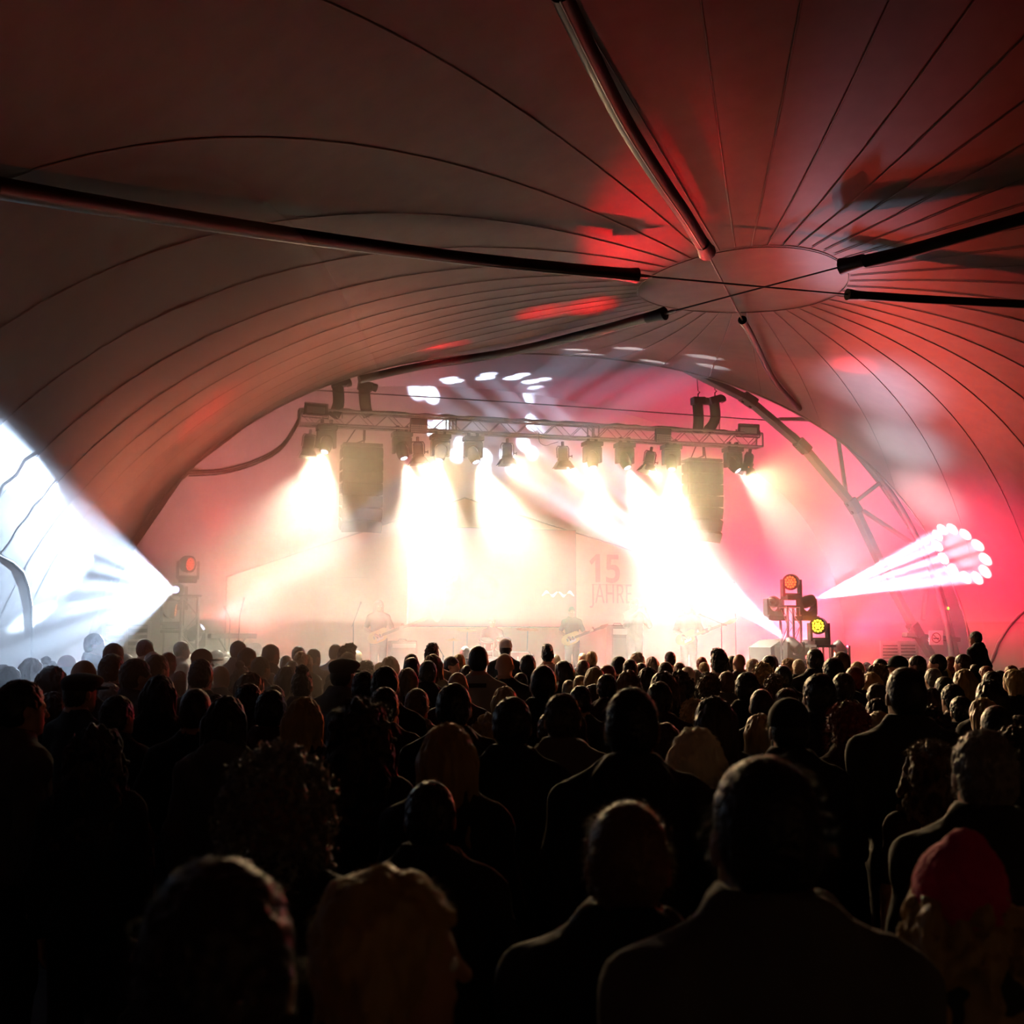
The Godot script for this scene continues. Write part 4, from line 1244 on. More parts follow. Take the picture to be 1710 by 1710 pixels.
func make_hat(style: String) -> ArrayMesh:
	var g := Geo.new()
	var c := 0.007
	var f := Field.new(Vector3(-0.15, -0.1, -0.24), Vector3(0.15, 0.2, 0.18), c)
	match style:
		"cap":
			f.ellipsoid(Vector3(0, 0.045, 0.012), Vector3(0.091, 0.1, 0.112), 0.02)
			f.below(0.02)
			f.ellipsoid(Vector3(0, 0.026, -0.125), Vector3(0.075, 0.009, 0.085), 0.012)
		"flat_cap":
			f.ellipsoid(Vector3(0, 0.075, -0.01), Vector3(0.108, 0.05, 0.135), 0.02)
			f.ellipsoid(Vector3(0, 0.045, 0.02), Vector3(0.092, 0.06, 0.105), 0.03)
			f.below(0.0)
			f.ellipsoid(Vector3(0, 0.03, -0.135), Vector3(0.075, 0.012, 0.06), 0.015)
		"beanie":
			f.ellipsoid(Vector3(0, 0.05, 0.018), Vector3(0.09, 0.105, 0.11), 0.02)
			f.below(-0.005)
			f.capsule(Vector3(0, 0.12, 0.05), Vector3(0, 0.15, 0.055), 0.05, 0.035, 0.05)
			f.rough(0.006, 40.0, 21)
	f.add_to(g)
	return g.mesh()

# loose single hairs standing off the head, thin tapered blades
func make_wisps(count: int, rad: Vector3, drop: float, len: float, curl: float, sd: int) -> ArrayMesh:
	var g := Geo.new()
	var r := RandomNumberGenerator.new()
	r.seed = sd
	for i in count:
		var ph := r.randf() * TAU
		var yy := r.randf_range(-0.55, 1.0)
		var d := Vector3(cos(ph) * sqrt(maxf(0.0, 1.0 - yy * yy)), yy, sin(ph) * sqrt(maxf(0.0, 1.0 - yy * yy)))
		if d.z < -0.55 and d.y < 0.3: continue
		var p := d * rad * r.randf_range(0.93, 1.0) + Vector3(0, 0.03 - (drop * r.randf() if d.y < 0.4 else 0.0), 0.016)
		var out := (d + Vector3(r.randf_range(-1, 1), r.randf_range(-1, 1), r.randf_range(-1, 1)) * 0.8).normalized()
		var l := len * r.randf_range(0.4, 1.0)
		var w := out.cross(Vector3(r.randf_range(-1, 1), r.randf_range(-1, 1), r.randf_range(-1, 1))).normalized() * 0.0007
		var prev := -1
		for k in 4:
			var t := k / 3.0
			var q := p + out * l * t + Vector3(0, -l * 0.5 * t * t, 0) + w.normalized() * sin(t * 4.0) * curl
			var ww := w * (1.0 - t * 0.85)
			var a := g.vert(q - ww, out.cross(w).normalized())
			g.vert(q + ww, out.cross(w).normalized())
			if prev >= 0:
				g.tri(prev, prev + 1, a + 1)
				g.tri(prev, a + 1, a)
			prev = a
	return g.mesh()

func make_eyes(h: Vector3) -> ArrayMesh:
	var g := Geo.new()
	for s in [-1, 1]: g.ball(h + Vector3(0.031 * s, -0.008, -0.083), Vector3(0.0125, 0.0115, 0.012), 8, 6)
	return g.mesh()

func make_glasses(h: Vector3) -> ArrayMesh:
	var g := Geo.new()
	for s in [-1, 1]:
		var t := []
		for j in 13: t.append(h + Vector3(0.034 * s + 0.024 * cos(TAU * j / 12.0), -0.008 + 0.018 * sin(TAU * j / 12.0), -0.108))
		g.bar(t, 0.002, 5, false)
		g.bar([h + Vector3(0.058 * s, -0.004, -0.105), h + Vector3(0.08 * s, 0.0, 0.0), h + Vector3(0.08 * s, -0.02, 0.02)], 0.002, 5)
	g.bar([h + Vector3(-0.01, -0.004, -0.11), h + Vector3(0.01, -0.004, -0.11)], 0.002, 5)
	return g.mesh()

var kit := {}       # the meshes that people share
func piece(key: String, maker: Callable) -> Mesh:
	if not kit.has(key): kit[key] = maker.call()
	return kit[key]

const LOD := {"near": [0.016, 0.006, 0.016, 0.006], "mid": [0.022, 0.009, 0.022, 0.009], "far": [0.034, 0.017, 0.034, 0.013]}

func person(lod: String, at: Vector3, tall: float, yaw: float, build: String, stance: String, hair: String, hair_mat: String, hat: String, hat_mat: String, top: String, top_mat: String, skin: String, label: String, group := "", extra := "") -> Node3D:
	var o := base("person", at, Basis(Vector3.UP, deg_to_rad(-yaw)).scaled_local(Vector3.ONE * (tall / 1.75)))
	tag(o, label, "person", group)
	var woman := build == "w"
	var l: Array = LOD[lod]
	var key := "%s %s %s " % [lod, build, stance]
	var p := pose(stance, woman)
	put("body", piece(key + "body", func(): return make_body(p, l[0], l[1], 0.9 if stance in ["guitar", "singer", "seated"] else 0.35)), M[skin], o)
	put("top" if top == "tee" else top, piece(key + top, func(): return make_top(p, l[2], top)), M[top_mat], o)
	put("trousers", piece(key + "trousers", func(): return make_trousers(p, l[2])), M["trousers"], o)
	for s in [-1, 1]: put("shoe", piece(key + "shoe%d" % s, func(): return make_shoe(p[s], 0.014)), M["shoe"], o)
	var up := Transform3D(Basis(), HEAD)
	if hair:
		var hr := put("hair", piece("%s hair %s" % [lod, hair], func(): return make_hair(hair, l[3])), M[hair_mat], o, up)
		if lod == "near" or extra == "wisps":
			var big := hair in ["curly", "frizz", "wavy"]
			var wsp := put("loose_hairs", piece("wisps " + hair, func(): return make_wisps(2600 if big else 1500, Vector3(0.12, 0.125, 0.128) if big else Vector3(0.088, 0.102, 0.108), 0.3 if hair in ["long", "wavy"] else (0.16 if big else 0.03), 0.05 if big else 0.03, 0.008 if big else 0.002, hash(hair) % 1000)), M[hair_mat], hr)
			wsp.set_meta("kind", "stuff")
	if hat: put(hat, piece("hat " + hat, func(): return make_hat(hat)), M[hat_mat], o, up)
	if lod != "far": put("eyes", piece("eyes", func(): return make_eyes(HEAD)), M["eye"], o)
	if extra == "glasses": put("glasses", piece("glasses", func(): return make_glasses(HEAD)), M["black"], o)
	if extra == "print": put("shirt_print", piece("shirt_print", func(): return Geo.new().box(Vector3(0, 1.44, 0.115), Vector3(0.15, 0.035, 0.012)).mesh()), M["black"], o)
	return o

func people_materials() -> void:
	for q in [["hair_black", Color(0.05, 0.04, 0.038)], ["hair_brown", Color(0.15, 0.1, 0.07)], ["hair_light", Color(0.34, 0.24, 0.15)], ["hair_blond", Color(0.6, 0.48, 0.3)], ["hair_grey", Color(0.42, 0.4, 0.38)], ["hair_white", Color(0.78, 0.74, 0.66)], ["hair_red", Color(0.42, 0.14, 0.07)]]:
		var m := mat(q[1], 0.5, 0.0, 0.5)
		m.rim_enabled = true
		m.rim = 1.0
		m.rim_tint = 0.8
		M[q[0]] = m
	for q in [["skin_fair", Color(0.66, 0.48, 0.4)], ["skin_tan", Color(0.55, 0.37, 0.29)], ["skin_dark", Color(0.38, 0.25, 0.19)]]:
		M[q[0]] = mat(q[1], 0.55)
	for q in [["cloth_ink", Color(0.04, 0.04, 0.045)], ["cloth_navy", Color(0.06, 0.07, 0.12)], ["cloth_grey", Color(0.3, 0.29, 0.29)], ["cloth_pale", Color(0.6, 0.57, 0.54)], ["cloth_white", Color(0.82, 0.8, 0.78)], ["cloth_blue", Color(0.3, 0.42, 0.56)], ["cloth_olive", Color(0.12, 0.115, 0.08)], ["cloth_wine", Color(0.2, 0.06, 0.075)], ["cloth_brown", Color(0.14, 0.1, 0.07)], ["cloth_pink", Color(0.75, 0.08, 0.35)], ["cloth_red", Color(0.5, 0.07, 0.07)], ["trousers", Color(0.1, 0.11, 0.15)], ["shoe", Color(0.07, 0.065, 0.06)]]:
		M[q[0]] = mat(q[1], 0.85)
	M["eye"] = mat(Color(0.85, 0.84, 0.82), 0.2)

func crowd() -> void:
	var N := ""
	person("near", Vector3(-0.32, 0, -1.34), 1.701, -5, "m", "pockets", "short", "hair_brown", "", "", "jacket", "cloth_ink", "skin_fair", "person with short brown hair, from behind, nearest, below the left floor beam", "standing audience", "")
	person("near", Vector3(-0.18, 0, -1.74), 1.616, 75, "w", "stand", "bob", "hair_blond", "", "", "jacket", "cloth_grey", "skin_fair", "person with a blond bob, turned right, nearest, below the left guitarist", "standing audience", "")
	person("near", Vector3(0.40, 0, -1.93), 1.758, -6, "m", "stand", "cropped", "hair_black", "", "", "jacket", "cloth_grey", "skin_tan", "person with close-cropped dark hair, from behind, nearest, below the wedge speaker", "standing audience", "")
	person("near", Vector3(0.81, 0, -2.23), 1.555, -5, "w", "hands", "below_hat", "hair_blond", "beanie", "cloth_pink", "jacket", "cloth_olive", "skin_fair", "person with a pink knit hat, from behind, nearest, below the hooded boy", "standing audience", "")
	person("near", Vector3(0.22, 0, -2.33), 1.636, 6, "m", "stand", "cropped", "hair_light", "", "", "jacket", "cloth_ink", "skin_tan", "person with close-cropped light brown hair, from behind, nearest, below the singer", "standing audience", "")
	person("near", Vector3(-0.54, 0, -2.82), 1.658, 5, "m", "pockets", "curly", "hair_grey", "", "", "jacket", "cloth_ink", "skin_fair", "person with a big grey curly head, from behind, close, below the left flood light", "standing audience", "")
	person("near", Vector3(1.28, 0, -3.30), 1.697, 6, "m", "stand", "short", "hair_grey", "", "", "jacket", "cloth_olive", "skin_fair", "person with short grey hair, from behind, close, below the hooded boy", "standing audience", "")
	person("mid", Vector3(-0.24, 0, -3.58), 1.531, -4, "m", "pockets", "short", "hair_black", "", "", "jacket", "cloth_navy", "skin_fair", "person with short dark hair, from behind, close, below the screen edge", "standing audience", "")
	person("near", Vector3(0.38, 0, -3.84), 1.792, 8, "m", "stand", "cropped", "hair_black", "", "", "hoodie", "cloth_ink", "skin_fair", "person with close-cropped dark hair, from behind, close, below the singer", "standing audience", "")
	person("near", Vector3(-0.22, 0, -4.17), 1.655, 0, "w", "stand", "long", "hair_blond", "", "", "jacket", "cloth_ink", "skin_fair", "person with long straight blond hair, from behind, close, below the yellow screen patch", "standing audience", "")
	person("near", Vector3(0.64, 0, -4.23), 1.635, 5, "w", "stand", "bob", "hair_white", "", "", "jacket", "cloth_ink", "skin_fair", "person with a white bob, from behind, close, below the bassist", "standing audience", "")
	person("mid", Vector3(-0.59, 0, -4.74), 1.696, 9, "w", "pockets", "wavy", "hair_brown", "", "", "tee", "cloth_navy", "skin_fair", "person with long wavy brown hair, from behind, nearer rows, below the left line array", "standing audience", "wisps")
	person("near", Vector3(1.65, 0, -4.79), 1.531, 0, "w", "stand", "wavy", "hair_light", "", "", "tee", "cloth_wine", "skin_fair", "person with long wavy light brown hair, from behind, nearer rows, below the white sign", "standing audience", "")
	person("mid", Vector3(-1.65, 0, -4.83), 1.592, 2, "w", "stand", "wavy", "hair_brown", "", "", "hoodie", "cloth_navy", "skin_fair", "person with long wavy brown hair, from behind, nearer rows, left of the left vent", "standing audience", "")
	person("mid", Vector3(2.10, 0, -5.06), 1.563, 6, "m", "hands", "frizz", "hair_brown", "", "", "jacket", "cloth_ink", "skin_fair", "person with fluffy brown hair, from behind, nearer rows, by the right entrance", "standing audience", "")
	person("mid", Vector3(-0.00, 0, -5.12), 1.703, 2, "m", "stand", "short", "hair_black", "", "", "jacket", "cloth_ink", "skin_fair", "person with short dark hair, from behind, nearer rows, right of the drummer", "standing audience", "")
	person("near", Vector3(1.17, 0, -5.12), 1.685, 3, "m", "hands", "cropped", "hair_black", "cap", "cloth_ink", "jacket", "cloth_ink", "skin_fair", "person with a dark baseball cap, from behind, nearer rows, below the right truss tower", "standing audience", "")
	person("mid", Vector3(-2.18, 0, -5.36), 1.768, 46, "m", "stand", "short", "hair_black", "", "", "jacket", "cloth_grey", "skin_fair", "person with short dark hair, turned right, nearer rows, beneath the outer blue fan", "standing audience", "")
	person("mid", Vector3(1.75, 0, -5.37), 1.824, 0, "m", "hands", "cropped", "hair_black", "", "", "jacket", "cloth_olive", "skin_fair", "person with close-cropped dark hair, from behind, nearer rows, below the right vent", "standing audience", "")
	person("mid", Vector3(0.23, 0, -5.52), 1.701, -6, "m", "stand", "short", "hair_brown", "", "", "jacket", "cloth_grey", "skin_fair", "person with short brown hair, from behind, nearer rows, below the right screen half, right", "standing audience", "wisps")
	person("mid", Vector3(-1.33, 0, -5.64), 1.681, 2, "w", "stand", "long", "hair_black", "", "", "hoodie", "cloth_grey", "skin_fair", "person with long straight dark hair, from behind, nearer rows, below the left floor beam", "standing audience", "")
	person("mid", Vector3(1.96, 0, -5.75), 1.590, -11, "m", "stand", "curly", "hair_black", "", "", "hoodie", "cloth_ink", "skin_fair", "person with a big dark curly head, from behind, nearer rows, below the white sign", "standing audience", "wisps")
	person("mid", Vector3(-0.28, 0, -5.83), 1.736, 1, "m", "hands", "short", "hair_black", "", "", "hoodie", "cloth_ink", "skin_fair", "person with short dark hair, from behind, nearer rows, below the yellow screen patch", "standing audience", "")
	person("mid", Vector3(0.98, 0, -5.87), 1.670, -8, "w", "pockets", "long", "hair_brown", "", "", "tee", "cloth_ink", "skin_fair", "person with long straight brown hair, from behind, nearer rows, below the right backdrop edge", "standing audience", "wisps")
	person("mid", Vector3(-1.03, 0, -6.00), 1.659, 3, "w", "stand", "long", "hair_blond", "", "", "jacket", "cloth_ink", "skin_tan", "person with long straight blond hair, from behind, nearer rows, below the leftmost beam", "standing audience", "wisps")
	person("mid", Vector3(2.41, 0, -6.03), 1.621, 0, "m", "stand", "cropped", "hair_black", "", "", "tee", "cloth_ink", "skin_tan", "person with close-cropped dark hair, from behind, nearer rows, by the right entrance", "standing audience", "")
	person("mid", Vector3(1.69, 0, -6.10), 1.613, -8, "w", "pockets", "frizz", "hair_red", "", "", "jacket", "cloth_wine", "skin_fair", "person with fluffy reddish hair, from behind, nearer rows, left of the right vent", "standing audience", "wisps")
	person("mid", Vector3(-1.63, 0, -6.24), 1.696, -4, "m", "pockets", "cropped", "hair_brown", "", "", "tee", "cloth_ink", "skin_fair", "person with close-cropped brown hair, from behind, nearer rows, below the left truss tower", "standing audience", "")
	person("far", Vector3(0.79, 0, -6.26), 1.519, 2, "w", "stand", "long", "hair_brown", "", "", "jacket", "cloth_navy", "skin_fair", "person with long straight brown hair, from behind, nearer rows, right of the singer", "standing audience", "")
	person("mid", Vector3(1.66, 0, -6.53), 1.762, -3, "m", "stand", "short", "hair_black", "", "", "jacket", "cloth_ink", "skin_fair", "person with short dark hair, from behind, nearer rows, below the yellow wash light", "standing audience", "")
	person("mid", Vector3(-2.14, 0, -6.57), 1.646, 21, "m", "stand", "short", "hair_brown", "", "", "jacket", "cloth_navy", "skin_fair", "person with short brown hair, turned right, nearer rows, before the left vent", "standing audience", "")
	person("mid", Vector3(-1.31, 0, -6.59), 1.674, 12, "m", "pockets", "short", "hair_black", "", "", "jacket", "cloth_wine", "skin_fair", "person with short dark hair, from behind, nearer rows, below the left flood light", "standing audience", "")
	person("far", Vector3(-0.12, 0, -6.61), 1.534, 1, "w", "stand", "wavy", "hair_blond", "", "", "tee", "cloth_ink", "skin_tan", "person with long wavy blond hair, from behind, nearer rows, below the drummer", "standing audience", "")
	person("mid", Vector3(2.81, 0, -6.72), 1.531, 1, "m", "hands", "short", "hair_brown", "", "", "hoodie", "cloth_olive", "skin_fair", "person with short brown hair, from behind, nearer rows, by the right entrance", "standing audience", "")
	person("mid", Vector3(-0.72, 0, -6.83), 1.679, 10, "m", "pockets", "short", "hair_black", "", "", "hoodie", "cloth_brown", "skin_fair", "person with short dark hair, from behind, nearer rows, below the left guitarist", "standing audience", "")
	person("mid", Vector3(1.41, 0, -6.89), 1.528, 4, "w", "hands", "long", "hair_blond", "", "", "jacket", "cloth_navy", "skin_fair", "person with long straight blond hair, from behind, nearer rows, below the wedge speaker", "standing audience", "")
	person("mid", Vector3(0.22, 0, -6.95), 1.534, -5, "m", "hands", "short", "hair_brown", "", "", "jacket", "cloth_ink", "skin_fair", "person with short brown hair, from behind, nearer rows, below the right screen half, left", "standing audience", "")
	person("mid", Vector3(-1.54, 0, -7.07), 1.692, -2, "m", "stand", "short", "hair_black", "", "", "jacket", "cloth_brown", "skin_fair", "person with short dark hair, from behind, nearer rows, before the backdrop edge", "standing audience", "")
	person("mid", Vector3(2.14, 0, -7.08), 1.531, 5, "m", "pockets", "short", "hair_blond", "", "", "jacket", "cloth_ink", "skin_fair", "person with short blond hair, from behind, nearer rows, below the right vent", "standing audience", "")
	person("far", Vector3(-0.75, 0, -7.23), 1.549, 3, "m", "hands", "short", "hair_brown", "", "", "jacket", "cloth_ink", "skin_fair", "person with short brown hair, from behind, nearer rows, below the left guitarist", "standing audience", "")
	person("mid", Vector3(-2.11, 0, -7.24), 1.733, -3, "w", "stand", "long", "hair_brown", "", "", "hoodie", "cloth_ink", "skin_fair", "person with long straight brown hair, from behind, nearer rows, right of the left vent", "standing audience", "")
	person("mid", Vector3(-2.64, 0, -7.38), 1.746, 30, "m", "stand", "cropped", "hair_black", "flat_cap", "cloth_ink", "tee", "cloth_ink", "skin_fair", "person with a dark flat cap, turned right, nearer rows, left of the left vent", "standing audience", "")
	person("mid", Vector3(-0.80, 0, -7.63), 1.778, 6, "m", "stand", "short", "hair_black", "", "", "jacket", "cloth_ink", "skin_fair", "person with short dark hair, from behind, middle rows, below the left guitarist", "standing audience", "")
	person("mid", Vector3(-1.88, 0, -7.66), 1.606, 0, "m", "hands", "short", "hair_black", "", "", "jacket", "cloth_grey", "skin_tan", "person with short dark hair, from behind, middle rows, below the left floor beam", "standing audience", "")
	person("mid", Vector3(3.00, 0, -7.71), 1.578, -13, "w", "stand", "long", "hair_blond", "", "", "hoodie", "cloth_ink", "skin_fair", "person with long straight blond hair, from behind, middle rows, below the hooded boy, right", "standing audience", "")
	person("mid", Vector3(-2.93, 0, -7.72), 1.615, 15, "w", "stand", "long", "hair_brown", "", "", "hoodie", "cloth_ink", "skin_tan", "person with long straight brown hair, from behind, middle rows, beneath the blue-white fan", "standing audience", "")
	person("mid", Vector3(0.20, 0, -7.72), 1.783, 3, "m", "hands", "cropped", "hair_black", "", "", "jacket", "cloth_ink", "skin_fair", "person with close-cropped dark hair, from behind, middle rows, below the right screen half", "standing audience", "")
	person("mid", Vector3(1.61, 0, -7.81), 1.630, 11, "m", "stand", "cropped", "hair_brown", "", "", "tee", "cloth_ink", "skin_fair", "person with close-cropped brown hair and glasses, from behind, middle rows, below the wedge speaker", "standing audience", "glasses")
	person("mid", Vector3(0.96, 0, -7.88), 1.675, 3, "m", "stand", "short", "hair_black", "", "", "jacket", "cloth_wine", "skin_fair", "person with short dark hair, from behind, middle rows, right of the singer", "standing audience", "")
	person("mid", Vector3(-0.63, 0, -8.02), 1.625, 14, "m", "stand", "short", "hair_light", "", "", "jacket", "cloth_grey", "skin_fair", "person with short light brown hair and glasses, turned right, middle rows, below the screen edge", "standing audience", "glasses")
	person("mid", Vector3(3.20, 0, -8.09), 1.679, 4, "w", "hands", "long", "hair_black", "", "", "jacket", "cloth_ink", "skin_tan", "person with long straight dark hair, from behind, middle rows, below the hooded boy", "standing audience", "")
	person("mid", Vector3(-2.88, 0, -8.12), 1.822, 6, "m", "pockets", "", "", "", "", "tee", "cloth_ink", "skin_fair", "person with a bald head, from behind, middle rows, left of the left vent", "standing audience", "")
	person("mid", Vector3(1.86, 0, -8.19), 1.621, -9, "m", "hands", "short", "hair_brown", "", "", "tee", "cloth_navy", "skin_fair", "person with short brown hair, from behind, middle rows, below the right truss tower", "standing audience", "")
	person("mid", Vector3(1.24, 0, -8.25), 1.527, -2, "w", "stand", "frizz", "hair_blond", "", "", "jacket", "cloth_grey", "skin_fair", "person with fluffy blond hair, from behind, middle rows, below the bassist", "standing audience", "")
	person("mid", Vector3(-1.63, 0, -8.27), 1.638, 0, "m", "pockets", "short", "hair_grey", "", "", "hoodie", "cloth_navy", "skin_fair", "person with short grey hair, from behind, middle rows, below the left flood light", "standing audience", "")
	person("mid", Vector3(-2.65, 0, -8.49), 1.815, 50, "m", "hands", "short", "hair_black", "", "", "jacket", "cloth_navy", "skin_fair", "person with short dark hair, turned right, middle rows, before the left vent", "standing audience", "")
	person("mid", Vector3(3.16, 0, -8.52), 1.553, -5, "m", "stand", "short", "hair_black", "", "", "jacket", "cloth_navy", "skin_fair", "person with short dark hair, from behind, middle rows, below the hooded boy", "standing audience", "")
	person("mid", Vector3(1.67, 0, -8.59), 1.718, 4, "m", "pockets", "short", "hair_black", "", "", "jacket", "cloth_ink", "skin_tan", "person with short dark hair, from behind, middle rows, below the wedge speaker", "standing audience", "")
	person("mid", Vector3(2.60, 0, -8.62), 1.531, -10, "w", "stand", "long", "hair_brown", "", "", "hoodie", "cloth_navy", "skin_fair", "person with long straight brown hair, from behind, middle rows, left of the right vent", "standing audience", "")
	person("mid", Vector3(-1.87, 0, -8.63), 1.714, 13, "w", "pockets", "bob", "hair_light", "", "", "jacket", "cloth_ink", "skin_tan", "person with a light brown bob, from behind, middle rows, before the backdrop edge", "standing audience", "")
	person("mid", Vector3(-3.29, 0, -8.64), 1.758, 7, "w", "stand", "bob", "hair_brown", "", "", "tee", "cloth_ink", "skin_fair", "person with a brown bob, from behind, middle rows, beneath the blue-white fan", "standing audience", "")
	person("mid", Vector3(1.09, 0, -8.68), 1.719, 0, "w", "pockets", "long", "hair_brown", "", "", "jacket", "cloth_ink", "skin_tan", "person with long straight brown hair, from behind, middle rows, right of the singer, right", "standing audience", "")
	person("mid", Vector3(-1.07, 0, -8.71), 1.723, -1, "m", "hands", "short", "hair_black", "", "", "jacket", "cloth_olive", "skin_fair", "person with short dark hair, from behind, middle rows, below the left line array", "standing audience", "")
	person("mid", Vector3(-0.05, 0, -8.73), 1.611, -1, "w", "stand", "long", "hair_blond", "", "", "jacket", "cloth_brown", "skin_tan", "person with long straight blond hair, from behind, middle rows, below the drummer", "standing audience", "")
	person("mid", Vector3(0.50, 0, -8.84), 1.614, -7, "m", "stand", "short", "hair_black", "", "", "tee", "cloth_olive", "skin_fair", "person with short dark hair, from behind, middle rows, below the right guitarist", "standing audience", "")
	person("mid", Vector3(3.25, 0, -8.92), 1.623, -10, "m", "stand", "short", "hair_black", "", "", "tee", "cloth_wine", "skin_fair", "person with short dark hair, from behind, middle rows, below the white sign, right", "standing audience", "")
	person("mid", Vector3(-2.30, 0, -8.93), 1.805, 3, "m", "hands", "short", "hair_black", "", "", "tee", "cloth_ink", "skin_fair", "person with short dark hair, from behind, middle rows, below the left truss tower", "standing audience", "")
	person("mid", Vector3(-2.99, 0, -9.00), 1.625, 11, "m", "stand", "short", "hair_grey", "", "", "jacket", "cloth_ink", "skin_fair", "person with short grey hair, from behind, middle rows, before the left vent", "standing audience", "")
	person("mid", Vector3(-1.28, 0, -9.13), 1.809, 22, "m", "stand", "cropped", "hair_black", "flat_cap", "cloth_ink", "jacket", "cloth_grey", "skin_fair", "person with a dark flat cap, from behind, middle rows, below the left line array", "standing audience", "")
	person("mid", Vector3(2.53, 0, -9.23), 1.696, 1, "m", "hands", "short", "hair_brown", "", "", "jacket", "cloth_brown", "skin_fair", "person with short brown hair, from behind, middle rows, left of the right vent", "standing audience", "")
	person("mid", Vector3(3.24, 0, -9.34), 1.577, -1, "w", "stand", "long", "hair_brown", "", "", "hoodie", "cloth_wine", "skin_tan", "person with long straight brown hair, from behind, middle rows, below the white sign", "standing audience", "")
	person("far", Vector3(-0.42, 0, -9.35), 1.710, -3, "m", "stand", "", "", "", "", "tee", "cloth_wine", "skin_fair", "person with a bald head, from behind, middle rows, below the yellow screen patch", "standing audience", "")
	person("mid", Vector3(-3.12, 0, -9.41), 1.839, 20, "m", "stand", "short", "hair_black", "", "", "tee", "cloth_ink", "skin_fair", "person with short dark hair, from behind, middle rows, before the left vent", "standing audience", "")
	person("mid", Vector3(-1.64, 0, -9.44), 1.706, -7, "w", "stand", "bun", "hair_brown", "", "", "jacket", "cloth_wine", "skin_tan", "person with brown hair bun, from behind, middle rows, below the leftmost beam", "standing audience", "")
	person("mid", Vector3(0.76, 0, -9.68), 1.675, -3, "m", "hands", "short", "hair_black", "", "", "hoodie", "cloth_wine", "skin_fair", "person with short dark hair, from behind, middle rows, below the amplifier", "standing audience", "")
	person("mid", Vector3(0.97, 0, -10.06), 1.694, 1, "w", "pockets", "bob", "hair_light", "", "", "tee", "cloth_navy", "skin_tan", "person with a light brown bob, from behind, middle rows, below the singer", "standing audience", "")
	person("mid", Vector3(-2.97, 0, -10.08), 1.826, 34, "m", "hands", "short", "hair_brown", "", "", "hoodie", "cloth_ink", "skin_fair", "person with short brown hair, turned right, middle rows, right of the left vent", "standing audience", "")
	person("far", Vector3(3.61, 0, -10.09), 1.643, 1, "m", "hands", "short", "hair_black", "", "", "jacket", "cloth_navy", "skin_tan", "person with short dark hair, from behind, middle rows, below the white sign, left", "standing audience", "")
	person("mid", Vector3(2.70, 0, -10.14), 1.797, -4, "m", "pockets", "short", "hair_black", "", "", "jacket", "cloth_navy", "skin_fair", "person with short dark hair, from behind, middle rows, below the yellow wash light", "standing audience", "")
	person("far", Vector3(0.70, 0, -10.43), 1.568, -3, "w", "stand", "long", "hair_brown", "", "", "tee", "cloth_pale", "skin_fair", "person with long straight brown hair, from behind, middle rows, below the amplifier", "standing audience", "")
	person("mid", Vector3(3.91, 0, -10.44), 1.695, 1, "w", "stand", "long", "hair_blond", "", "", "tee", "cloth_ink", "skin_fair", "person with long straight blond hair, from behind, middle rows, below the hooded boy, left", "standing audience", "")
	person("far", Vector3(-4.35, 0, -10.45), 1.720, 40, "m", "stand", "short", "hair_black", "", "", "jacket", "cloth_ink", "skin_fair", "person with short dark hair and glasses, turned right, middle rows, beneath the outer blue fan", "standing audience", "")
	person("far", Vector3(3.16, 0, -10.47), 1.572, -11, "w", "stand", "bob", "hair_brown", "", "", "tee", "cloth_navy", "skin_tan", "person with a brown bob, from behind, middle rows, left of the right vent", "standing audience", "")
	person("mid", Vector3(1.20, 0, -10.62), 1.708, 5, "w", "stand", "long", "hair_brown", "", "", "tee", "cloth_ink", "skin_fair", "person with long straight brown hair, from behind, middle rows, right of the singer, left", "standing audience", "")
	person("far", Vector3(-0.30, 0, -10.73), 1.895, 2, "m", "stand", "cropped", "hair_black", "", "", "tee", "cloth_pale", "skin_fair", "person with close-cropped dark hair, from behind, middle rows, left of the drummer", "standing audience", "print")
	person("far", Vector3(4.09, 0, -10.84), 1.555, -9, "m", "hands", "short", "hair_brown", "", "", "jacket", "cloth_grey", "skin_tan", "person with short brown hair, from behind, middle rows, below the hooded boy, left", "standing audience", "")
	person("far", Vector3(-4.19, 0, -10.85), 1.548, 19, "m", "stand", "short", "hair_light", "", "", "jacket", "cloth_wine", "skin_fair", "person with short light brown hair, from behind, middle rows, beneath the blue-white fan", "standing audience", "")
	person("mid", Vector3(1.77, 0, -10.85), 1.635, 6, "w", "hands", "frizz", "hair_light", "", "", "tee", "cloth_navy", "skin_tan", "person with fluffy light brown hair, from behind, middle rows, below the right backdrop edge", "standing audience", "")
	person("far", Vector3(3.09, 0, -10.90), 1.707, -2, "m", "stand", "short", "hair_red", "", "", "jacket", "cloth_wine", "skin_fair", "person with short reddish hair, from behind, middle rows, left of the right vent", "standing audience", "")
	person("far", Vector3(-0.96, 0, -11.10), 1.690, 7, "w", "stand", "long", "hair_light", "", "", "jacket", "cloth_ink", "skin_fair", "person with long straight light brown hair, from behind, middle rows, below the screen edge", "standing audience", "")
	person("far", Vector3(4.44, 0, -11.18), 1.662, -12, "m", "stand", "short", "hair_brown", "", "", "tee", "cloth_navy", "skin_fair", "person with short brown hair, from behind, middle rows, below the hooded boy, right", "standing audience", "")
	person("mid", Vector3(-4.47, 0, -11.22), 1.777, 11, "w", "stand", "bob", "hair_grey", "", "", "jacket", "cloth_ink", "skin_fair", "person with a grey bob, from behind, middle rows, beneath the blue-white fan", "standing audience", "")
	person("far", Vector3(2.00, 0, -11.24), 1.658, 4, "m", "stand", "short", "hair_light", "", "", "jacket", "cloth_grey", "skin_fair", "person with short light brown hair, from behind, middle rows, below the right backdrop edge", "standing audience", "")
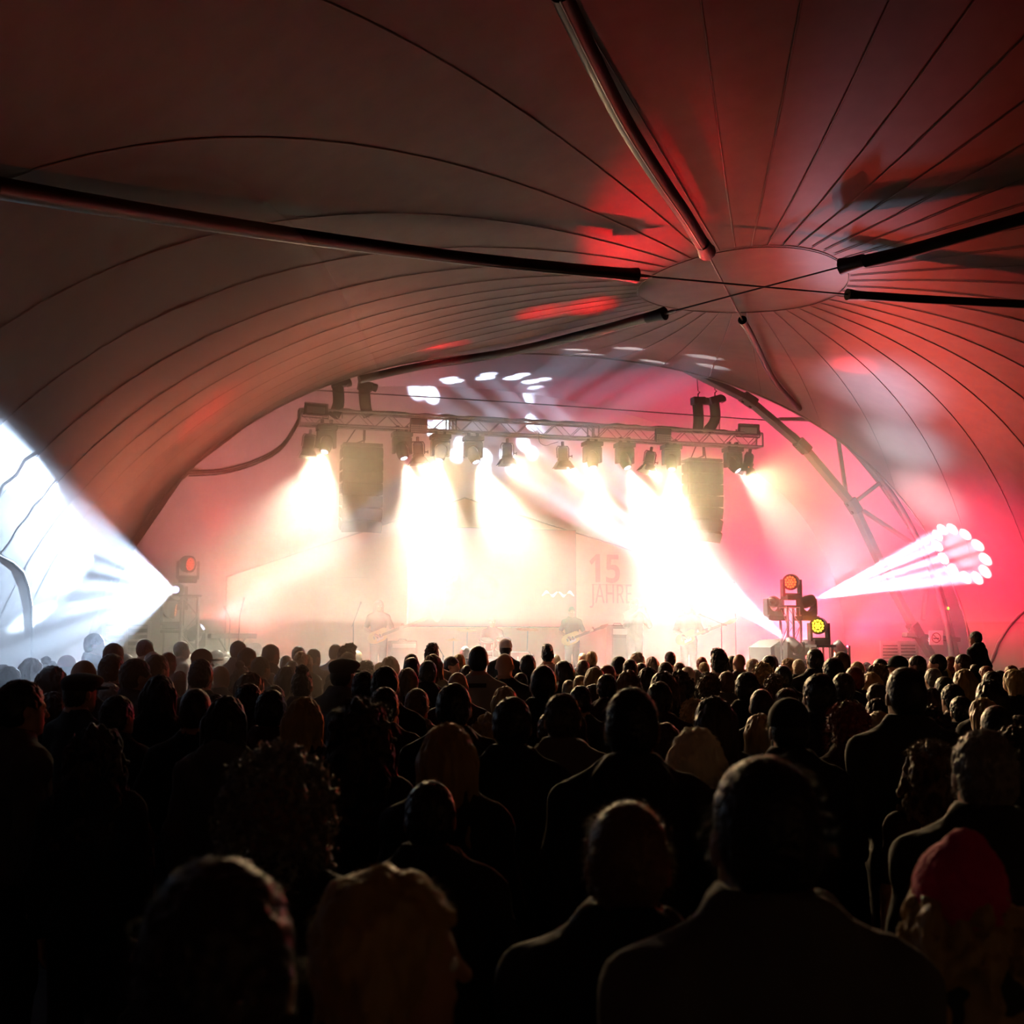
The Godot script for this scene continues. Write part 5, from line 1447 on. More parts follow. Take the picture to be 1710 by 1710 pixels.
	person("far", Vector3(3.35, 0, -11.26), 1.649, 0, "w", "hands", "long", "hair_blond", "", "", "jacket", "cloth_pale", "skin_fair", "person with long straight blond hair, from behind, middle rows, left of the right vent", "standing audience", "")
	person("far", Vector3(0.78, 0, -11.39), 1.694, -2, "w", "stand", "long", "hair_blond", "", "", "jacket", "cloth_olive", "skin_fair", "person with long straight blond hair, from behind, middle rows, below the amplifier", "standing audience", "")
	person("far", Vector3(-2.13, 0, -11.41), 1.701, 7, "w", "stand", "long", "hair_brown", "", "", "jacket", "cloth_pale", "skin_tan", "person with long straight brown hair, from behind, middle rows, below the left flood light", "standing audience", "")
	person("mid", Vector3(2.49, 0, -11.45), 1.608, 0, "w", "stand", "frizz", "hair_light", "", "", "hoodie", "cloth_grey", "skin_fair", "person with fluffy light brown hair, from behind, middle rows, below the right truss tower", "standing audience", "")
	person("far", Vector3(-0.07, 0, -11.46), 1.833, 8, "m", "stand", "", "", "", "", "tee", "cloth_navy", "skin_fair", "person with a bald head, from behind, middle rows, below the drummer", "standing audience", "")
	person("far", Vector3(-0.80, 0, -11.51), 1.753, 7, "m", "stand", "short", "hair_brown", "", "", "hoodie", "cloth_navy", "skin_tan", "person with short brown hair, from behind, far rows, below the screen edge, right", "standing audience", "")
	person("far", Vector3(4.79, 0, -11.54), 1.669, -40, "w", "hands", "bob", "hair_blond", "", "", "tee", "cloth_navy", "skin_fair", "person with a blond bob and glasses, turned left, far rows, by the right entrance", "standing audience", "")
	person("far", Vector3(1.63, 0, -11.70), 1.643, -5, "w", "hands", "wavy", "hair_brown", "", "", "jacket", "cloth_ink", "skin_fair", "person with long wavy brown hair, from behind, far rows, below the bassist", "standing audience", "")
	person("far", Vector3(0.93, 0, -11.80), 1.705, -7, "m", "stand", "short", "hair_red", "", "", "tee", "cloth_grey", "skin_fair", "person with short reddish hair, from behind, far rows, below the amplifier", "standing audience", "")
	person("far", Vector3(2.66, 0, -11.85), 1.698, -13, "m", "stand", "short", "hair_black", "", "", "jacket", "cloth_ink", "skin_fair", "person with short dark hair, from behind, far rows, below the right truss tower", "standing audience", "")
	person("far", Vector3(-4.59, 0, -11.86), 1.708, 5, "m", "hands", "short", "hair_black", "", "", "tee", "cloth_grey", "skin_fair", "person with short dark hair, from behind, far rows, beneath the blue-white fan, left", "standing audience", "")
	person("far", Vector3(2.06, 0, -11.97), 1.838, -8, "m", "stand", "quiff", "hair_black", "", "", "tee", "cloth_olive", "skin_fair", "person with dark hair swept up, from behind, far rows, below the right backdrop edge", "standing audience", "")
	person("far", Vector3(3.54, 0, -11.99), 1.544, -3, "m", "hands", "short", "hair_black", "", "", "jacket", "cloth_wine", "skin_fair", "person with short dark hair, from behind, far rows, left of the right vent", "standing audience", "")
	person("far", Vector3(-1.00, 0, -12.04), 1.774, -4, "m", "hands", "short", "hair_black", "", "", "jacket", "cloth_pale", "skin_tan", "person with short dark hair, from behind, far rows, below the screen edge", "standing audience", "")
	person("far", Vector3(4.20, 0, -12.04), 1.668, -12, "m", "hands", "short", "hair_grey", "", "", "tee", "cloth_navy", "skin_fair", "person with short grey hair, from behind, far rows, below the white sign", "standing audience", "")
	person("far", Vector3(-5.10, 0, -12.10), 1.704, 19, "m", "stand", "short", "hair_black", "", "", "tee", "cloth_ink", "skin_fair", "person with short dark hair, from behind, far rows, beneath the outer blue fan", "standing audience", "")
	person("far", Vector3(0.69, 0, -12.19), 1.590, -1, "m", "hands", "short", "hair_blond", "", "", "jacket", "cloth_olive", "skin_fair", "person with short blond hair, from behind, far rows, below the right guitarist", "standing audience", "")
	person("mid", Vector3(2.54, 0, -12.24), 1.700, -2, "w", "hands", "frizz", "hair_blond", "", "", "jacket", "cloth_wine", "skin_fair", "person with fluffy blond hair, from behind, far rows, below the wedge speaker", "standing audience", "")
	person("far", Vector3(-2.96, 0, -12.25), 1.700, 40, "m", "hands", "", "", "", "", "tee", "cloth_olive", "skin_fair", "person with a bald head and glasses, turned right, far rows, below the left floor beam", "standing audience", "")
	person("far", Vector3(4.71, 0, -12.38), 1.654, -14, "w", "stand", "bun", "hair_black", "", "", "tee", "cloth_olive", "skin_tan", "person with dark hair bun, from behind, far rows, below the hooded boy", "standing audience", "")
	person("far", Vector3(3.75, 0, -12.39), 1.683, -11, "w", "stand", "frizz", "hair_light", "", "", "tee", "cloth_ink", "skin_fair", "person with fluffy light brown hair, from behind, far rows, left of the right vent", "standing audience", "")
	person("far", Vector3(-0.82, 0, -12.48), 1.802, -2, "w", "stand", "long", "hair_light", "", "", "jacket", "cloth_pale", "skin_fair", "person with long straight light brown hair, from behind, far rows, below the yellow screen patch", "standing audience", "")
	person("far", Vector3(-4.79, 0, -12.52), 1.731, 22, "w", "hands", "bun", "hair_black", "", "", "jacket", "cloth_olive", "skin_fair", "person with dark hair bun, from behind, far rows, beneath the blue-white fan", "standing audience", "")
	person("far", Vector3(0.09, 0, -12.55), 1.610, 8, "m", "hands", "short", "hair_black", "", "", "jacket", "cloth_wine", "skin_fair", "person with short dark hair, from behind, far rows, right of the drummer, left", "standing audience", "")
	person("far", Vector3(-2.62, 0, -12.58), 1.776, 38, "m", "stand", "short", "hair_black", "", "", "tee", "cloth_ink", "skin_fair", "person with short dark hair, turned right, far rows, before the backdrop edge", "standing audience", "")
	person("far", Vector3(2.66, 0, -12.70), 1.638, -13, "m", "hands", "short", "hair_black", "", "", "tee", "cloth_wine", "skin_tan", "person with short dark hair, from behind, far rows, below the wedge speaker, left", "standing audience", "")
	person("far", Vector3(0.60, 0, -12.75), 1.530, 5, "m", "stand", "short", "hair_grey", "", "", "tee", "cloth_ink", "skin_tan", "person with short grey hair, from behind, far rows, below the right guitarist, left", "standing audience", "")
	person("far", Vector3(3.48, 0, -12.75), 1.825, -6, "m", "hands", "short", "hair_light", "", "", "tee", "cloth_ink", "skin_fair", "person with short light brown hair, from behind, far rows, left of the right vent", "standing audience", "")
	person("far", Vector3(-4.24, 0, -12.83), 1.914, 33, "m", "hands", "short", "hair_black", "", "", "jacket", "cloth_pale", "skin_tan", "person with short dark hair, turned right, far rows, before the left vent", "standing audience", "")
	person("far", Vector3(-1.31, 0, -12.95), 1.773, 4, "w", "stand", "long", "hair_blond", "", "", "jacket", "cloth_ink", "skin_fair", "person with long straight blond hair, from behind, far rows, below the left guitarist", "standing audience", "")
	person("far", Vector3(-4.79, 0, -12.98), 1.771, 10, "m", "hands", "cropped", "hair_black", "cap", "cloth_red", "jacket", "cloth_ink", "skin_fair", "person with a red baseball cap, from behind, far rows, beneath the blue-white fan", "standing audience", "")
	person("far", Vector3(-2.91, 0, -12.98), 1.682, 6, "w", "hands", "bun", "hair_black", "", "", "tee", "cloth_wine", "skin_fair", "person with dark hair bun, from behind, far rows, before the backdrop edge", "standing audience", "")
	person("far", Vector3(0.17, 0, -13.02), 1.793, -2, "m", "hands", "short", "hair_black", "", "", "jacket", "cloth_ink", "skin_fair", "person with short dark hair, from behind, far rows, right of the drummer, right", "standing audience", "")
	person("far", Vector3(3.96, 0, -13.05), 1.553, 0, "m", "hands", "short", "hair_blond", "", "", "jacket", "cloth_grey", "skin_fair", "person with short blond hair, from behind, far rows, below the right vent", "standing audience", "")
	person("far", Vector3(-1.79, 0, -13.16), 1.816, 12, "m", "stand", "short", "hair_black", "", "", "tee", "cloth_navy", "skin_tan", "person with short dark hair, from behind, far rows, below the left line array", "standing audience", "")
	person("far", Vector3(3.31, 0, -13.18), 1.853, -9, "m", "stand", "short", "hair_black", "", "", "jacket", "cloth_navy", "skin_fair", "person with short dark hair, from behind, far rows, below the yellow wash light", "standing audience", "")
	person("mid", Vector3(-3.40, 0, -13.20), 1.837, 70, "m", "stand", "cropped", "hair_black", "cap", "cloth_wine", "jacket", "cloth_navy", "skin_tan", "person with a dark red baseball cap, turned right, far rows, below the left floor beam", "standing audience", "")
	person("far", Vector3(1.68, 0, -13.21), 1.710, -1, "m", "stand", "short", "hair_brown", "", "", "jacket", "cloth_navy", "skin_fair", "person with short brown hair, from behind, far rows, right of the singer", "standing audience", "")
	person("far", Vector3(0.57, 0, -13.35), 1.719, -60, "w", "hands", "long", "hair_brown", "", "", "jacket", "cloth_ink", "skin_fair", "person with long straight brown hair, turned left, far rows, below the right screen half", "standing audience", "")
	person("mid", Vector3(4.29, 0, -13.40), 1.763, -70, "m", "stand", "cropped", "hair_black", "cap", "cloth_ink", "jacket", "cloth_navy", "skin_tan", "person with a dark baseball cap, turned left, far rows, below the right vent", "standing audience", "")
	person("far", Vector3(2.87, 0, -13.46), 1.777, 1, "m", "stand", "short", "hair_black", "", "", "jacket", "cloth_ink", "skin_fair", "person with short dark hair, from behind, far rows, below the wedge speaker, right", "standing audience", "")
	person("far", Vector3(-1.86, 0, -13.56), 1.883, 40, "m", "stand", "quiff", "hair_black", "", "", "jacket", "cloth_ink", "skin_fair", "person with dark hair swept up, turned right, far rows, below the left line array", "standing audience", "")
	person("far", Vector3(1.34, 0, -13.70), 1.729, 2, "m", "stand", "short", "hair_brown", "", "", "tee", "cloth_navy", "skin_fair", "person with short brown hair, from behind, far rows, below the singer, left", "standing audience", "")
	person("far", Vector3(-3.01, 0, -13.70), 1.862, 45, "m", "stand", "short", "hair_black", "", "", "jacket", "cloth_brown", "skin_tan", "person with short dark hair and glasses, turned right, far rows, before the backdrop edge", "standing audience", "")
	person("far", Vector3(0.55, 0, -13.76), 1.528, 4, "m", "stand", "short", "hair_brown", "", "", "tee", "cloth_brown", "skin_tan", "person with short brown hair, from behind, far rows, below the right screen half", "standing audience", "")
	person("far", Vector3(-5.09, 0, -13.77), 1.694, 20, "m", "stand", "short", "hair_black", "", "", "tee", "cloth_navy", "skin_fair", "person with short dark hair, from behind, far rows, beneath the blue-white fan, right", "standing audience", "")
	person("far", Vector3(2.01, 0, -13.82), 1.645, -11, "m", "hands", "short", "hair_white", "", "", "tee", "cloth_ink", "skin_tan", "person with short white hair, from behind, far rows, below the bassist", "standing audience", "")
	person("far", Vector3(5.45, 0, -13.88), 1.653, -12, "m", "hands", "short", "hair_red", "", "", "jacket", "cloth_ink", "skin_tan", "person with short reddish hair, from behind, far rows, below the hooded boy", "standing audience", "")
	person("far", Vector3(-4.17, 0, -14.01), 1.814, 19, "m", "stand", "short", "hair_grey", "", "", "tee", "cloth_ink", "skin_fair", "person with short grey hair, from behind, far rows, right of the left vent", "standing audience", "")
	person("far", Vector3(0.19, 0, -14.10), 1.691, -6, "m", "stand", "short", "hair_brown", "", "", "jacket", "cloth_grey", "skin_fair", "person with short brown hair, from behind, far rows, right of the drummer", "standing audience", "")
	person("far", Vector3(1.25, 0, -14.10), 1.761, -29, "m", "hands", "short", "hair_black", "", "", "tee", "cloth_ink", "skin_fair", "person with short dark hair, turned left, far rows, below the singer", "standing audience", "")
	person("far", Vector3(3.03, 0, -14.14), 1.569, -11, "m", "stand", "short", "hair_light", "", "", "tee", "cloth_wine", "skin_tan", "person with short light brown hair, from behind, far rows, below the wedge speaker", "standing audience", "")
	person("far", Vector3(-2.59, 0, -14.19), 1.707, 6, "m", "hands", "short", "hair_black", "", "", "tee", "cloth_ink", "skin_fair", "person with short dark hair, from behind, far rows, below the left flood light", "standing audience", "")
	person("far", Vector3(2.17, 0, -14.23), 1.600, -6, "w", "hands", "long", "hair_grey", "", "", "jacket", "cloth_navy", "skin_fair", "person with long straight grey hair, from behind, far rows, below the bassist", "standing audience", "")
	person("far", Vector3(-1.72, 0, -14.24), 1.686, 10, "m", "stand", "frizz", "hair_black", "", "", "jacket", "cloth_navy", "skin_fair", "person with fluffy dark hair, from behind, far rows, below the left line array", "standing audience", "")
	person("far", Vector3(4.38, 0, -14.36), 1.728, -17, "m", "stand", "short", "hair_black", "", "", "jacket", "cloth_ink", "skin_tan", "person with short dark hair, from behind, far rows, below the right vent", "standing audience", "")
	person("far", Vector3(-3.96, 0, -14.39), 1.582, 12, "w", "hands", "long", "hair_brown", "", "", "tee", "cloth_ink", "skin_fair", "person with long straight brown hair, from behind, far rows, below the left truss tower", "standing audience", "")
	person("far", Vector3(-1.21, 0, -14.49), 1.786, 5, "m", "stand", "short", "hair_brown", "", "", "tee", "cloth_ink", "skin_fair", "person with short brown hair, from behind, far rows, below the screen edge, left", "standing audience", "")
	person("far", Vector3(-2.90, 0, -14.53), 1.559, 12, "m", "hands", "short", "hair_brown", "", "", "tee", "cloth_ink", "skin_fair", "person with short brown hair, from behind, far rows, below the left flood light", "standing audience", "")
	person("far", Vector3(6.15, 0, -14.54), 1.568, -50, "m", "stand", "short", "hair_black", "", "", "tee", "cloth_pale", "skin_fair", "person with short dark hair and glasses, turned left, far rows, by the right entrance", "standing audience", "")
	person("far", Vector3(4.89, 0, -14.56), 1.764, -60, "m", "stand", "short", "hair_brown", "", "", "jacket", "cloth_brown", "skin_fair", "person with short brown hair, turned left, far rows, below the right vent", "standing audience", "")
	person("far", Vector3(2.91, 0, -14.59), 1.724, -4, "m", "stand", "short", "hair_white", "", "", "tee", "cloth_navy", "skin_fair", "person with short white hair, from behind, far rows, below the wedge speaker", "standing audience", "")
	person("far", Vector3(-1.61, 0, -14.79), 1.679, 12, "m", "stand", "short", "hair_blond", "", "", "jacket", "cloth_ink", "skin_fair", "person with short blond hair, from behind, far rows, below the left guitarist", "standing audience", "")
	person("far", Vector3(-5.17, 0, -14.90), 2.030, 80, "m", "hands", "short", "hair_black", "", "", "jacket", "cloth_navy", "skin_fair", "person with short dark hair, turned right, far rows, left of the left vent", "standing audience", "")
	person("far", Vector3(5.26, 0, -14.91), 1.778, -70, "m", "hands", "short", "hair_black", "", "", "jacket", "cloth_navy", "skin_fair", "person with short dark hair, turned left, far rows, below the white sign", "standing audience", "")
	person("far", Vector3(-2.99, 0, -14.94), 1.897, 45, "m", "stand", "short", "hair_grey", "", "", "jacket", "cloth_olive", "skin_fair", "person with short grey hair, turned right, far rows, below the left flood light", "standing audience", "")
	person("far", Vector3(4.28, 0, -14.97), 1.685, -14, "m", "stand", "short", "hair_blond", "", "", "jacket", "cloth_ink", "skin_fair", "person with short blond hair, from behind, far rows, left of the right vent", "standing audience", "")
	person("far", Vector3(-1.00, 0, -15.01), 1.884, 7, "m", "stand", "quiff", "hair_brown", "", "", "tee", "cloth_pale", "skin_fair", "person with brown hair swept up, from behind, far rows, below the yellow screen patch", "standing audience", "")
	person("far", Vector3(6.10, 0, -15.10), 1.572, -22, "m", "hands", "short", "hair_brown", "", "", "jacket", "cloth_wine", "skin_fair", "person with short brown hair, from behind, far rows, by the right entrance", "standing audience", "")
	person("far", Vector3(0.89, 0, -15.11), 1.702, 4, "m", "stand", "short", "hair_grey", "", "", "jacket", "cloth_grey", "skin_fair", "person with short grey hair, from behind, far rows, below the right guitarist, right", "standing audience", "")
	person("far", Vector3(-2.68, 0, -15.30), 1.808, 2, "m", "stand", "short", "hair_blond", "", "", "jacket", "cloth_navy", "skin_fair", "person with short blond hair, from behind, far rows, below the leftmost beam", "standing audience", "")
	person("far", Vector3(-0.57, 0, -15.30), 1.633, 8, "m", "stand", "short", "hair_brown", "", "", "jacket", "cloth_olive", "skin_fair", "person with short brown hair, from behind, far rows, left of the drummer", "standing audience", "")
	person("far", Vector3(-4.39, 0, -15.39), 1.792, 45, "m", "stand", "short", "hair_brown", "", "", "jacket", "cloth_navy", "skin_tan", "person with short brown hair, turned right, far rows, right of the left vent", "standing audience", "")
	person("far", Vector3(6.39, 0, -15.45), 1.630, -22, "m", "hands", "short", "hair_red", "", "", "tee", "cloth_grey", "skin_tan", "person with short reddish hair, from behind, far rows, by the right entrance", "standing audience", "")
	person("far", Vector3(5.78, 0, -15.46), 1.772, -46, "m", "hands", "short", "hair_brown", "", "", "tee", "cloth_navy", "skin_fair", "person with short brown hair, turned left, far rows, below the hooded boy", "standing audience", "")
	person("far", Vector3(1.66, 0, -15.53), 1.657, -4, "m", "hands", "short", "hair_brown", "", "", "jacket", "cloth_ink", "skin_fair", "person with short brown hair, from behind, far rows, below the singer, right", "standing audience", "")
	person("far", Vector3(-0.79, 0, -15.70), 1.737, 110, "m", "stand", "short", "hair_brown", "", "", "tee", "cloth_grey", "skin_fair", "person with short brown hair, turned right, far rows, below the yellow screen patch", "standing audience", "")
	person("far", Vector3(5.31, 0, -15.71), 1.565, -21, "w", "stand", "long", "hair_brown", "", "", "tee", "cloth_ink", "skin_fair", "person with long straight brown hair, from behind, far rows, below the white sign", "standing audience", "")
	person("far", Vector3(2.18, 0, -15.72), 1.659, -12, "m", "hands", "short", "hair_light", "", "", "tee", "cloth_ink", "skin_fair", "person with short light brown hair, from behind, far rows, below the bassist", "standing audience", "")
	person("far", Vector3(-2.70, 0, -15.75), 1.766, 19, "w", "hands", "bob", "hair_blond", "", "", "tee", "cloth_brown", "skin_fair", "person with a blond bob, from behind, far rows, below the leftmost beam", "standing audience", "")
	person("far", Vector3(5.73, 0, -15.98), 1.574, -10, "m", "hands", "short", "hair_blond", "", "", "tee", "cloth_navy", "skin_tan", "person with short blond hair, from behind, far rows, below the white sign", "standing audience", "")
	person("far", Vector3(3.01, 0, -15.98), 1.776, -16, "m", "stand", "", "", "", "", "tee", "cloth_grey", "skin_fair", "person with a bald head, from behind, far rows, below the right backdrop edge", "standing audience", "")
	person("far", Vector3(3.80, 0, -16.00), 1.698, -5, "m", "hands", "short", "hair_white", "", "", "jacket", "cloth_ink", "skin_fair", "person with short white hair, from behind, far rows, below the right truss tower", "standing audience", "")
	person("far", Vector3(5.95, 0, -16.37), 1.733, -13, "m", "hands", "short", "hair_red", "", "", "tee", "cloth_olive", "skin_fair", "person with short reddish hair, from behind, by the stage, below the white sign", "standing audience", "")
	person("far", Vector3(3.00, 0, -16.44), 1.736, 0, "m", "hands", "short", "hair_black", "", "", "jacket", "cloth_brown", "skin_fair", "person with short dark hair, from behind, by the stage, below the right backdrop edge", "standing audience", "")
	person("far", Vector3(3.55, 0, -16.49), 1.741, -14, "m", "stand", "short", "hair_black", "", "", "tee", "cloth_brown", "skin_fair", "person with short dark hair, from behind, by the stage, below the wedge speaker", "standing audience", "")
	person("far", Vector3(-5.03, 0, -16.51), 1.959, 60, "m", "stand", "short", "hair_black", "", "", "tee", "cloth_ink", "skin_tan", "person with short dark hair, turned right, by the stage, right of the left vent", "standing audience", "")
	person("far", Vector3(-3.78, 0, -16.64), 1.938, 38, "m", "stand", "short", "hair_grey", "", "", "jacket", "cloth_grey", "skin_tan", "person with short grey hair, turned right, by the stage, before the backdrop edge", "standing audience", "")
	person("far", Vector3(-3.14, 0, -16.78), 1.738, 9, "m", "hands", "short", "hair_grey", "", "", "jacket", "cloth_wine", "skin_fair", "person with short grey hair, from behind, by the stage, below the left flood light", "standing audience", "")
	person("far", Vector3(0.50, 0, -16.96), 1.866, -1, "m", "hands", "quiff", "hair_black", "", "", "tee", "cloth_white", "skin_fair", "person with dark hair swept up, from behind, by the stage, below the right screen half", "standing audience", "")
	person("far", Vector3(-0.74, 0, -16.96), 1.756, 3, "m", "hands", "short", "hair_blond", "", "", "jacket", "cloth_grey", "skin_tan", "person with short blond hair, from behind, by the stage, below the yellow screen patch", "standing audience", "")
	person("far", Vector3(-2.63, 0, -16.98), 1.531, 15, "w", "hands", "long", "hair_brown", "", "", "jacket", "cloth_pale", "skin_fair", "person with long straight brown hair, from behind, by the stage, below the leftmost beam", "standing audience", "")
	person("far", Vector3(7.30, 0, -17.26), 1.562, -27, "m", "hands", "short", "hair_red", "", "", "tee", "cloth_ink", "skin_fair", "person with short reddish hair, from behind, by the stage, by the right entrance", "standing audience", "")
	person("far", Vector3(-2.88, 0, -17.51), 1.826, 41, "m", "hands", "short", "hair_black", "", "", "tee", "cloth_grey", "skin_fair", "person with short dark hair, turned right, by the stage, below the leftmost beam", "standing audience", "")
	person("far", Vector3(1.85, 0, -17.81), 1.742, 4, "w", "hands", "frizz", "hair_white", "", "", "jacket", "cloth_grey", "skin_fair", "person with fluffy white hair, from behind, by the stage, below the singer", "standing audience", "")
	person("far", Vector3(2.84, 0, -17.86), 1.626, -10, "m", "hands", "short", "hair_blond", "", "", "tee", "cloth_ink", "skin_fair", "person with short blond hair, from behind, by the stage, below the bassist", "standing audience", "")
	person("far", Vector3(-2.62, 0, -17.89), 1.890, 13, "m", "hands", "short", "hair_grey", "", "", "tee", "cloth_blue", "skin_fair", "person with short grey hair, from behind, by the stage, below the left line array", "standing audience", "")
	person("far", Vector3(1.18, 0, -17.90), 1.784, -3, "m", "stand", "short", "hair_blond", "", "", "jacket", "cloth_olive", "skin_fair", "person with short blond hair, from behind, by the stage, below the amplifier, left", "standing audience", "")
	person("far", Vector3(-4.93, 0, -17.97), 1.939, 60, "m", "hands", "short", "hair_grey", "", "", "tee", "cloth_wine", "skin_fair", "person with short grey hair, turned right, by the stage, below the left truss tower", "standing audience", "")
	person("far", Vector3(-5.74, 0, -17.98), 1.746, 20, "m", "stand", "short", "hair_black", "", "", "jacket", "cloth_ink", "skin_tan", "person with short dark hair, from behind, by the stage, before the left vent", "standing audience", "")
	person("far", Vector3(-3.19, 0, -18.01), 1.861, 23, "m", "stand", "short", "hair_black", "", "", "jacket", "cloth_ink", "skin_fair", "person with short dark hair, from behind, by the stage, below the leftmost beam", "standing audience", "")
	person("far", Vector3(4.13, 0, -18.03), 1.659, -21, "m", "stand", "frizz", "hair_blond", "", "", "tee", "cloth_ink", "skin_fair", "person with fluffy blond hair, from behind, by the stage, below the right truss tower", "standing audience", "")
	person("far", Vector3(2.11, 0, -18.19), 1.704, -6, "w", "stand", "long", "hair_grey", "", "", "jacket", "cloth_ink", "skin_fair", "person with long straight grey hair, from behind, by the stage, right of the singer", "standing audience", "")
	person("far", Vector3(2.88, 0, -18.31), 1.697, -3, "m", "stand", "short", "hair_red", "", "", "tee", "cloth_navy", "skin_fair", "person with short reddish hair, from behind, by the stage, below the bassist", "standing audience", "")
	person("far", Vector3(-0.10, 0, -18.55), 1.952, 10, "m", "hands", "cropped", "hair_brown", "cap", "cloth_white", "tee", "cloth_ink", "skin_fair", "person with a pale cap, from behind, by the stage, below the drummer", "standing audience", "")
	person("far", Vector3(2.49, 0, -19.00), 1.770, -11, "m", "stand", "short", "hair_black", "", "", "tee", "cloth_navy", "skin_fair", "person with short dark hair, from behind, by the stage, right of the singer", "standing audience", "")
	person("far", Vector3(-4.79, 0, -19.57), 1.794, 60, "m", "hands", "short", "hair_black", "", "", "jacket", "cloth_ink", "skin_fair", "person with short dark hair, turned right, by the stage, below the left floor beam", "standing audience", "")
	person("far", Vector3(-0.84, 0, -19.79), 1.588, 1, "m", "stand", "short", "hair_brown", "", "", "jacket", "cloth_pale", "skin_fair", "person with short brown hair, from behind, by the stage, left of the drummer", "standing audience", "")
	person("far", Vector3(1.33, 0, -20.10), 1.612, 1, "m", "stand", "short", "hair_blond", "", "", "tee", "cloth_navy", "skin_tan", "person with short blond hair, from behind, by the stage, below the amplifier, right", "standing audience", "")
	person("far", Vector3(4.25, 0, -20.14), 1.531, -25, "m", "hands", "frizz", "hair_blond", "", "", "tee", "cloth_ink", "skin_fair", "person with fluffy blond hair, from behind, by the stage, below the wedge speaker", "standing audience", "")
	person("far", Vector3(-5.56, 0, -20.70), 1.717, 34, "m", "stand", "short", "hair_blond", "", "", "tee", "cloth_pale", "skin_fair", "person with short blond hair, from behind, by the stage, below the left truss tower", "standing audience", "")
	person("far", Vector3(-4.95, 0, -20.89), 1.664, 22, "m", "stand", "short", "hair_grey", "", "", "jacket", "cloth_pale", "skin_fair", "person with short grey hair, from behind, by the stage, below the left floor beam", "standing audience", "")
	person("far", Vector3(-5.86, 0, -21.08), 1.731, 70, "m", "hands", "short", "hair_black", "", "", "tee", "cloth_ink", "skin_fair", "person with short dark hair, turned right, by the stage, below the left truss tower", "standing audience", "")
	person("far", Vector3(0.77, 0, -21.17), 1.699, -3, "m", "stand", "short", "hair_blond", "", "", "jacket", "cloth_ink", "skin_fair", "person with short blond hair, from behind, by the stage, below the right screen half", "standing audience", "")
	person("far", Vector3(-3.51, 0, -21.19), 1.684, 20, "w", "hands", "long", "hair_blond", "", "", "jacket", "cloth_ink", "skin_fair", "person with long straight blond hair, from behind, by the stage, below the leftmost beam", "standing audience", "")
	person("far", Vector3(-5.03, 0, -21.30), 1.737, 23, "m", "stand", "short", "hair_brown", "", "", "jacket", "cloth_navy", "skin_tan", "person with short brown hair, from behind, by the stage, below the left floor beam", "standing audience", "")
	person("far", Vector3(1.26, 0, -21.46), 1.722, -6, "m", "hands", "short", "hair_blond", "", "", "jacket", "cloth_navy", "skin_fair", "person with short blond hair, from behind, by the stage, below the right guitarist", "standing audience", "")
	person("far", Vector3(-0.85, 0, -21.87), 1.839, 20, "m", "stand", "short", "hair_grey", "", "", "jacket", "cloth_navy", "skin_fair", "person with short grey hair, from behind, by the stage, left of the drummer", "standing audience", "")
	person("far", Vector3(-2.81, 0, -21.92), 1.758, 20, "m", "hands", "short", "hair_blond", "", "", "jacket", "cloth_navy", "skin_tan", "person with short blond hair, from behind, by the stage, below the left line array", "standing audience", "")
	person("far", Vector3(6.86, 0, -23.34), 1.531, -35, "m", "stand", "short", "hair_brown", "", "", "jacket", "cloth_ink", "skin_tan", "person with short brown hair, from behind, by the stage, left of the right vent", "standing audience", "")

const BEAM := 280.0
const FRONT := 125.0
const WASH := 330.0
const FAN := 500.0
const PAR := 300.0
const SCREEN := 2.2

